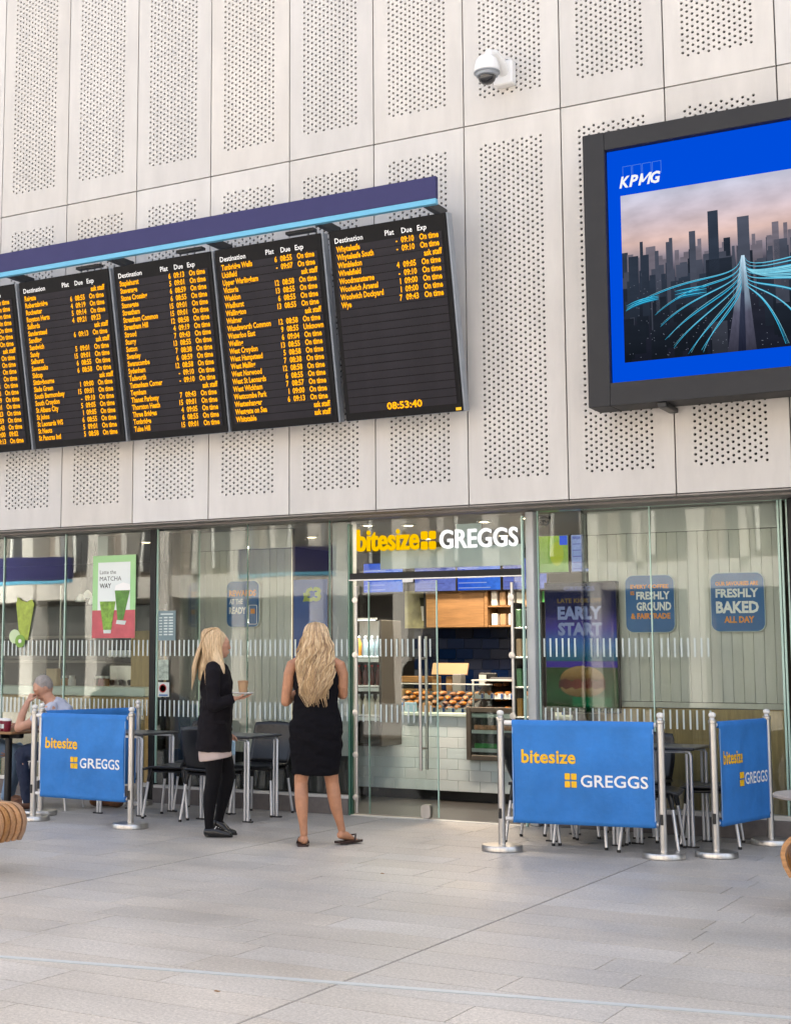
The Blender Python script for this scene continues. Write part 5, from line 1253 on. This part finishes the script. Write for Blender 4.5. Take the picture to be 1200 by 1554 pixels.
for nm, (cx, cy, cz, ang) in {'a': (-.10, .045, .0, 0), 'b': (.25, .12, .012, -.85)}.items():
    fl = MB(); X = Matrix.Translation((cx, cy, cz)) @ Matrix.Rotation(ang, 4, 'Z')
    pts = [(.038, -.11), (.047, -.05), (.036, .02), (.05, .09), (.035, .125), (-.035, .125), (-.05, .09), (-.036, .02), (-.047, -.05), (-.038, -.11)]
    vs = [tuple(X @ Vector((x, y, 0))) for x, y in pts] + [tuple(X @ Vector((x, y, .016))) for x, y in pts]; n_ = 10
    fl.add(vs, [(i, (i + 1) % n_, n_ + (i + 1) % n_, n_ + i) for i in range(n_)] + [tuple(reversed(range(n_))), tuple(range(n_, 2 * n_))])
    fl.loft([tuple(X @ Vector(p)) for p in ((-.045, .03, .015), (-.03, .05, .05), (0, .085, .055), (.03, .05, .05), (.045, .03, .015))], [.007] * 5, n=6)
    fl.build('sandal', M['sandal'], w2, smooth=True)

# --- woman in the blazer, walking to the right
w1 = person('blonde woman in a black blazer and black tights, holding a plate, in profile', (3.85, -1.60, 0))
b = MB()
X1_, P1_ = head(b, (.012, 0, 1.535), (1, .1, -.05))
b.loft([(-.01, 0, 1.37), (.0, 0, 1.47)], [.055, .05], n=14)
b.loft([(-.01, 0, .80), (-.015, 0, .90), (-.01, 0, 1.02), (0, 0, 1.15), (.0, 0, 1.28), (-.01, 0, 1.36), (-.01, 0, 1.40)], [(.11, .155), (.12, .165), (.10, .14), (.105, .14), (.10, .155), (.08, .14), (.055, .07)], n=18)
b.loft([(-.02, -.15, 1.345), (-.02, -.195, 1.30), (-.015, -.225, 1.17), (-.0, -.24, 1.04)], [.05, .048, .043, .038], n=12)
b.loft([(.0, -.24, 1.04), (.07, -.22, 1.07), (.15, -.19, 1.10)], [.038, .034, .024], n=12)
hand(b, (.15, -.19, 1.10), (1, .25, .1), (0, 0, 1), .28, .95, thumb=-1)
b.loft([(-.02, .15, 1.345), (-.02, .195, 1.30), (.0, .22, 1.16), (.03, .23, 1.03)], [.05, .048, .043, .038], n=12)
b.loft([(.03, .23, 1.03), (.075, .21, .90), (.10, .19, .80)], [.037, .033, .023], n=12)
hand(b, (.10, .19, .80), (.25, -.1, -1), (0, -1, 0), .8, .95, thumb=1)
leg_a = [(-.02, -.075, .82), (-.015, -.08, .64), (-.01, -.085, .50), (-.015, -.085, .45), (-.035, -.085, .34), (-.045, -.085, .24), (-.048, -.085, .14), (-.045, -.085, .085)]
leg_b = [(.0, .075, .82), (.045, .08, .66), (.09, .085, .53), (.10, .085, .48), (.075, .085, .37), (.055, .085, .27), (.035, .085, .17), (.025, .085, .12)]
lr = [(.09, .085), (.078, .074), (.058, .054), (.054, .05), (.056, .05), (.046, .042), (.033, .03), (.031, .028)]
b.loft(leg_a, lr, n=14); b.loft(leg_b, lr, n=14)
fa = [(-.06, -.085, .045), (.0, -.087, .045), (.07, -.09, .035), (.12, -.092, .028)]
fb = [(.0, .085, .10), (.05, .086, .065), (.10, .088, .03), (.15, .09, .022)]
fr2 = [(.030, .032), (.036, .036), (.040, .024), (.032, .016)]
b.loft(fa, fr2, side=(0, 1, 0), n=12); b.loft(fb, fr2, side=(0, 1, 0), n=12)
fuse('body', b, M['skin'], w1, .0055, 5)
ex = lambda rl, e: [(r_[0] + e, r_[1] + e) for r_ in rl]
b = MB(); b.loft(leg_a, ex(lr, .005), n=14); b.loft(leg_b, ex(lr, .005), n=14); b.loft(fa[:3], ex(fr2[:3], .004), side=(0, 1, 0), n=12); b.loft(fb[:3], ex(fr2[:3], .004), side=(0, 1, 0), n=12)
fuse('tights', b, M['tights'], w1, .007, 4)
b = MB(); b.loft([(.0, 0, .612), (-.008, 0, .66), (-.012, 0, .72)], [(.136, .178), (.134, .176), (.126, .168)], n=24, cap=False)
fuse('skirt', b, M['blush'], w1, .009, 3)
b = MB(); b.loft([(-.02, 0, .672), (-.015, 0, .76), (-.01, 0, .88), (-.0, 0, 1.0), (.005, 0, 1.1), (.005, 0, 1.2), (.0, 0, 1.29), (-.01, 0, 1.355), (-.012, 0, 1.385), (-.012, 0, 1.41)],
                 [(.148, .196), (.146, .196), (.143, .193), (.134, .176), (.134, .176), (.134, .182), (.12, .18), (.10, .165), (.078, .115), (.06, .075)], n=28, cap=False)
b.loft([(-.02, -.15, 1.335), (-.02, -.195, 1.305), (-.018, -.225, 1.18), (-.01, -.245, 1.05)], [.064, .062, .057, .054], n=14)
b.loft([(-.01, -.245, 1.05), (.05, -.228, 1.065), (.125, -.20, 1.09)], [.054, .05, .042], n=14)
b.loft([(-.02, .15, 1.335), (-.02, .195, 1.305), (.0, .225, 1.17), (.03, .235, 1.04)], [.064, .062, .057, .053], n=14)
b.loft([(.03, .235, 1.04), (.07, .215, .92), (.09, .20, .84)], [.053, .047, .04], n=14)
fuse('blazer', b, M['blazer'], w1, .008, 4, fold=(.011, (9, 9, 11)))
MB().bbox(.0, .085, -.199, -.190, .90, .925, .002).build('pocket_flap', M['blazer'], w1)
MB().loft([(-.07, -.06, 1.415), (-.075, 0, 1.42), (-.07, .06, 1.415)], [(.012, .022)] * 3, side=(1, 0, 0), n=10).loft([(.0, -.075, 1.40), (.075, -.07, 1.30), (.115, -.03, 1.15)], [(.008, .026), (.008, .030), (.006, .012)], side=(0, 1, 0), n=10).build('collar', M['blazer'], w1, smooth=True)
hb_ = MB(); hb_.ell((-.012, 0, 1.555), (.102, .088, .104), 20)
hb_.loft([(-.045, 0, 1.55), (-.075, 0, 1.45), (-.105, -.01, 1.34), (-.125, -.02, 1.25)], [(.06, .075), (.06, .085), (.045, .09), (.02, .05)], side=(1, 0, 0), n=16)
hb_.loft([(.0, -.075, 1.53), (.01, -.10, 1.43), (.04, -.135, 1.33), (.05, -.15, 1.24)], [(.05, .02), (.05, .025), (.04, .022), (.02, .012)], side=(1, 0, 0), n=12)
fuse('hair', hb_, M['hair_b'], w1, .008, 3)
sp = []
for k in range(230):
    th = rr.uniform(-2.6, .35); fwd = rr.random(); n_ = 12; pts = []
    back = rr.random() < .6
    for i in range(n_ + 1):
        v = i / n_
        a = math.pi / 2 * min(1, v * 3.2)
        if back: dx, dy = -.108 * math.sin(a), -.02 - .07 * rr.random() * 0 - .08 * math.sin(a) * math.sin(k)
        else: dx, dy = (-.03 + .07 * math.cos(k * 1.7)) * 1.0, -.092 * math.sin(a)
        z = 1.555 + .108 * math.cos(a) if v < .31 else 1.555 - (v - .31) * rr.uniform(.50, .52) * (1.0 if back else .9) * (.85 + .25 * math.sin(k * 2.3))
        q = max(0, v - .31)
        x = -.012 + dx * (1 if v > .0 else .3) + (-.11 * q if back else .05 * q) + .006 * math.sin(q * 9 + k); y = dy - .06 * q * (1 if not back else .4)
        pts.append((x, y, z))
    pts = [Vector(p) for p in pts]; pts = [pts[0]] + [(pts[i - 1] + pts[i] * 2 + pts[i + 1]) / 4 for i in range(1, n_)] + [pts[-1]]
    sp.append((pts, rr.uniform(.005, .009), .0015, rr.choice([0, 1, 1, 1, 0, 2])))
locks(w1, 'hair_lock', sp, [M['hair_a'], M['hair_b'], M['hair_a']])
for f_, k in ((fa, 0), (fb, 1)):
    b = MB(); b.loft([(p[0], p[1], p[2] - .006) for p in f_], ex(fr2, .008), side=(0, 1, 0), n=16)
    s0 = f_[0]; b.loft([(s0[0] - .01, s0[1], s0[2] - .033), (f_[3][0] + .02, f_[3][1], f_[3][2] - .018)], [(.036, .010), (.034, .009)], side=(0, 1, 0), n=12)
    fuse('shoe', b, M['shoe'], w1, .006, 3)
b = MB()
for q in range(3): b.loft([(.0 + q * .018, -.118 + .01 * q, .070 - q * .008), (.012 + q * .018, -.09, .084 - q * .008), (.0 + q * .018, -.062, .070 - q * .008)], [.004] * 3, n=6)
b.build('shoe_straps', M['white_cap'], w1, smooth=True)
pl_ = thing('paper_plate', 'white paper plate held by the woman in the blazer', 'plate', (4.12, -1.62, 1.133))
MB().lathe([(.05, 0), (.075, .004), (.09, .014), (.088, .016), (.07, .008), (.045, .006)], 28).build('plate', M['paper'], pl_, smooth=True)
cu_ = thing('takeaway_cup', 'tan takeaway cup on the paper plate of the woman in the blazer', 'takeaway cup', (4.12, -1.62, 1.141))
MB().lathe([(.030, 0), (.032, .003), (.042, .085), (.041, .087), (.036, .083)], 22).build('cup_body', M['card'], cu_, smooth=True)
MB().lathe([(.043, .088), (.044, .096), (.034, .102)], 22).build('lid', mat('tan_lid', (.42, .25, .13), .5), cu_, smooth=True)
pk = tag(MB().bbox(-.05, .05, -.02, .02, -.06, .06, .01).build('light_blue_packet', M['lblue'], loc=(3.835, -1.36, .70), rot=(0, 0, YAW)), 'light blue packet in the lower hand of the woman in the blazer', 'packet')
pk.location = (3.87, -1.43, .69)

# --- man seated at the left
mn = person('grey-haired man in a lilac shirt, sitting with his cheek on his fist', (1.26, -.66, 0))
b = MB()
Xm, Pm = head(b, (.0, .0, 1.135), (-.75, -.35, -.55), 1.02)
b.loft([(.075, .0, .99), (.04, 0, 1.06)], [.06, .056], n=14)
b.loft([(.20, 0, .52), (.22, 0, .64), (.21, 0, .78), (.16, 0, .90), (.10, 0, .98)], [(.12, .16), (.115, .155), (.12, .165), (.12, .18), (.08, .13)], side=(1, 0, 0), n=18)
b.loft([(.12, -.16, .95), (.05, -.21, .90), (-.09, -.22, .80), (-.20, -.17, .755)], [.055, .052, .045, .04], n=12)
b.loft([(-.20, -.17, .755), (-.17, -.15, .88), (-.125, -.11, 1.0)], [.040, .038, .027], n=12)
hand(b, (-.125, -.11, .995), (.35, .3, .9), (.6, .5, -.3), 1.25, 1.0, thumb=1)
b.loft([(.12, .16, .95), (.05, .21, .88), (-.05, .20, .78)], [.055, .052, .045], n=12)
b.loft([(-.05, .20, .78), (-.14, .12, .765), (-.20, .04, .765)], [.042, .036, .027], n=12)
hand(b, (-.20, .04, .765), (-.8, -.5, 0), (0, 0, -1), .5, 1.0, thumb=-1)
for sy in (-1, 1):
    yk = sy * .11
    b.loft([(.20, sy * .09, .52), (.0, yk, .53), (-.16, yk, .52)], [(.085, .085), (.08, .08), (.06, .06)], side=(0, 1, 0), n=14)
    b.loft([(-.165, yk, .51), (-.15, yk, .36), (-.12, yk, .2), (-.11, yk, .10)], [.058, .055, .04, .036], side=(0, 1, 0), n=12)
    b.loft([(-.10, yk, .05), (-.18, yk, .045), (-.27, yk, .03)], [(.034, .034), (.042, .034), (.038, .02)], side=(0, 1, 0), n=12)
fuse('body', b, M['skin'], mn, .006, 4)
b = MB()
b.loft([(.20, 0, .50), (.225, 0, .64), (.215, 0, .78), (.165, 0, .90), (.11, 0, .975), (.085, 0, 1.0)], [(.135, .175), (.13, .17), (.135, .18), (.135, .195), (.095, .145), (.07, .085)], side=(1, 0, 0), n=22, cap=False)
b.loft([(.12, -.15, .945), (.06, -.205, .90), (-.03, -.225, .84)], [.064, .060, .060], n=14); b.loft([(.12, .15, .945), (.06, .205, .89), (-.01, .21, .82)], [.064, .060, .057], n=14)
fuse('shirt', b, M['shirt'], mn, .009, 3, fold=(.014, (10, 10, 14)))
b = MB()
for sy in (-1, 1):
    yk = sy * .11
    b.loft([(.22, sy * .085, .52), (.0, yk, .535), (-.165, yk, .525)], [(.10, .10), (.09, .09), (.07, .07)], side=(0, 1, 0), n=14)
    b.loft([(-.17, yk, .52), (-.155, yk, .36), (-.125, yk, .2), (-.115, yk, .08)], [.068, .064, .055, .052], side=(0, 1, 0), n=12)
fuse('jeans', b, M['jeans'], mn, .009, 3, fold=(.010, (14, 14, 14)))
b = MB()
for sy in (-1, 1):
    yk = sy * .11; b.loft([(-.095, yk, .045), (-.18, yk, .042), (-.285, yk, .03)], [(.042, .042), (.048, .040), (.042, .026)], side=(0, 1, 0), n=12)
fuse('shoe', b, mat('brown_shoe', (.12, .05, .025), .5), mn, .008, 2)
b = MB(); cc_ = Vector((.0, .0, 1.135)); c2 = cc_ + Xm @ Vector((0, -.020, .022)); b.ell(c2, (.083, .090, .096), 20, X=Xm.to_3x3())
fuse('hair', b, M['hair_g'], mn, .007, 2)

# second cafe guest, mostly outside the picture
p2 = person('person in pale denim at the left edge, only one leg showing', (.52, -.62, 0))
b = MB()
head(b, (.0, 0, 1.22), (1, 0, 0)); b.loft([(-.02, 0, 1.06), (0, 0, 1.14)], [.055, .05], n=12)
b.loft([(-.05, 0, .52), (-.06, 0, .7), (-.05, 0, .9), (-.02, 0, 1.04)], [(.11, .16), (.11, .15), (.115, .17), (.08, .13)], n=16)
for sy in (-1, 1):
    b.loft([(-.02, sy * .15, 1.0), (.02, sy * .2, .88), (.06, sy * .2, .76)], [.05, .045, .038], n=12); b.loft([(.06, sy * .2, .76), (.2, sy * .12, .765)], [.038, .028], n=12)
    hand(b, (.2, sy * .12, .765), (1, -sy * .4, 0), (0, 0, -1), .5, 1, thumb=sy)
    b.loft([(-.05, sy * .09, .52), (.16, sy * .1, .53), (.30, sy * .1, .51)], [.085, .078, .06], n=12); b.loft([(.305, sy * .1, .5), (.27, sy * .1, .3), (.22, sy * .1, .1)], [.058, .052, .036], n=12)
    b.loft([(.21, sy * .1, .05), (.30, sy * .1, .045), (.38, sy * .1, .03)], [(.034, .034), (.042, .034), (.038, .02)], side=(0, 1, 0), n=12)
fuse('body', b, M['skin'], p2, .007, 4)
b = MB()
for sy in (-1, 1):
    b.loft([(-.06, sy * .085, .52), (.15, sy * .1, .535), (.305, sy * .1, .52)], [.098, .088, .07], n=12); b.loft([(.31, sy * .1, .51), (.275, sy * .1, .3), (.225, sy * .1, .07)], [.068, .062, .05], n=12)
fuse('jeans', b, M['denim'], p2, .009, 3)
b = MB(); b.loft([(-.05, 0, .50), (-.06, 0, .7), (-.05, 0, .9), (-.02, 0, 1.04), (-.01, 0, 1.07)], [(.125, .175), (.125, .165), (.13, .185), (.09, .145), (.065, .075)], n=18, cap=False)
for sy in (-1, 1): b.loft([(-.02, sy * .15, 1.0), (.02, sy * .2, .88), (.06, sy * .2, .76)], [.062, .056, .05], n=12)
fuse('jumper', b, M['cream'], p2, .009, 3)
b = MB(); b.ell((-.02, 0, 1.245), (.1, .085, .1), 18); fuse('hair', b, M['hair_c'], p2, .008, 2)

# ------------------------------------------------------------------ buildings across the way (seen in the glass)
op = thing('arcade_building', 'sunlit stone and brown building across the concourse, seen only mirrored in the glass', 'building', (0, -27, 0))
MB().bbox(-45, 30, -6, -1.2, 0, 14, .05).build('wall', M['brown'], op)
for k in range(52):
    x = -44 + k * 1.45
    MB().bbox(x, x + (.22 if k % 2 else .5), -1.19, -.3, 4.06 if k % 2 else 0, 13.5, .03).build('column', M['cream'], op)
for z, h_ in ((3.3, .75), (6.6, .6), (10, .6)): MB().bbox(-45, 30, -1.19, -.5, z, z + h_, .02).build('lintel', M['cream'], op)
for k in range(25):
    x = -43.2 + k * 2.9
    for z in (4.3, 7.5, 10.9)[:3]:
        f_ = MB().bbox(x + .1, x + 1.9, -1.19, -1.05, z, z + 2.0, .01).build('window', M['dkwin'], op)
        MB().box(x + .95, x + 1.05, -1.04, -.98, z, z + 2.0).build('frame', M['paper'], f_)
    MB().box(x - .2, x + 2.1, -1.19, -1.1, .1, 3.28).build('opening', M['interior_dark'], op)
for (xa, xb, lb) in ((-19.5, -15.6, 'dark blue hanging direction sign mirrored in the left cafe glass'), (-10.0, -7.2, 'short dark blue hanging direction sign mirrored left of the bakery door')):
    ws = thing('wayfinding_sign', lb, 'sign', (0, -20, 0))
    MB().bbox(xa, xb, -.1, .1, 3.55, 4.2, .01).build('sign_panel', M['indigo'], ws)
    MB().bbox(xa, xb, -.1, .1, 3.45, 3.545, .01).build('stripe', M['cyan'], ws)
    for x in (xa + .3, xb - .3): MB().bbox(x - .05, x + .05, -.05, .05, 4.21, 7.2, .01).build('hanger', M['alu'], ws)

finish_fuse()
finish_text()
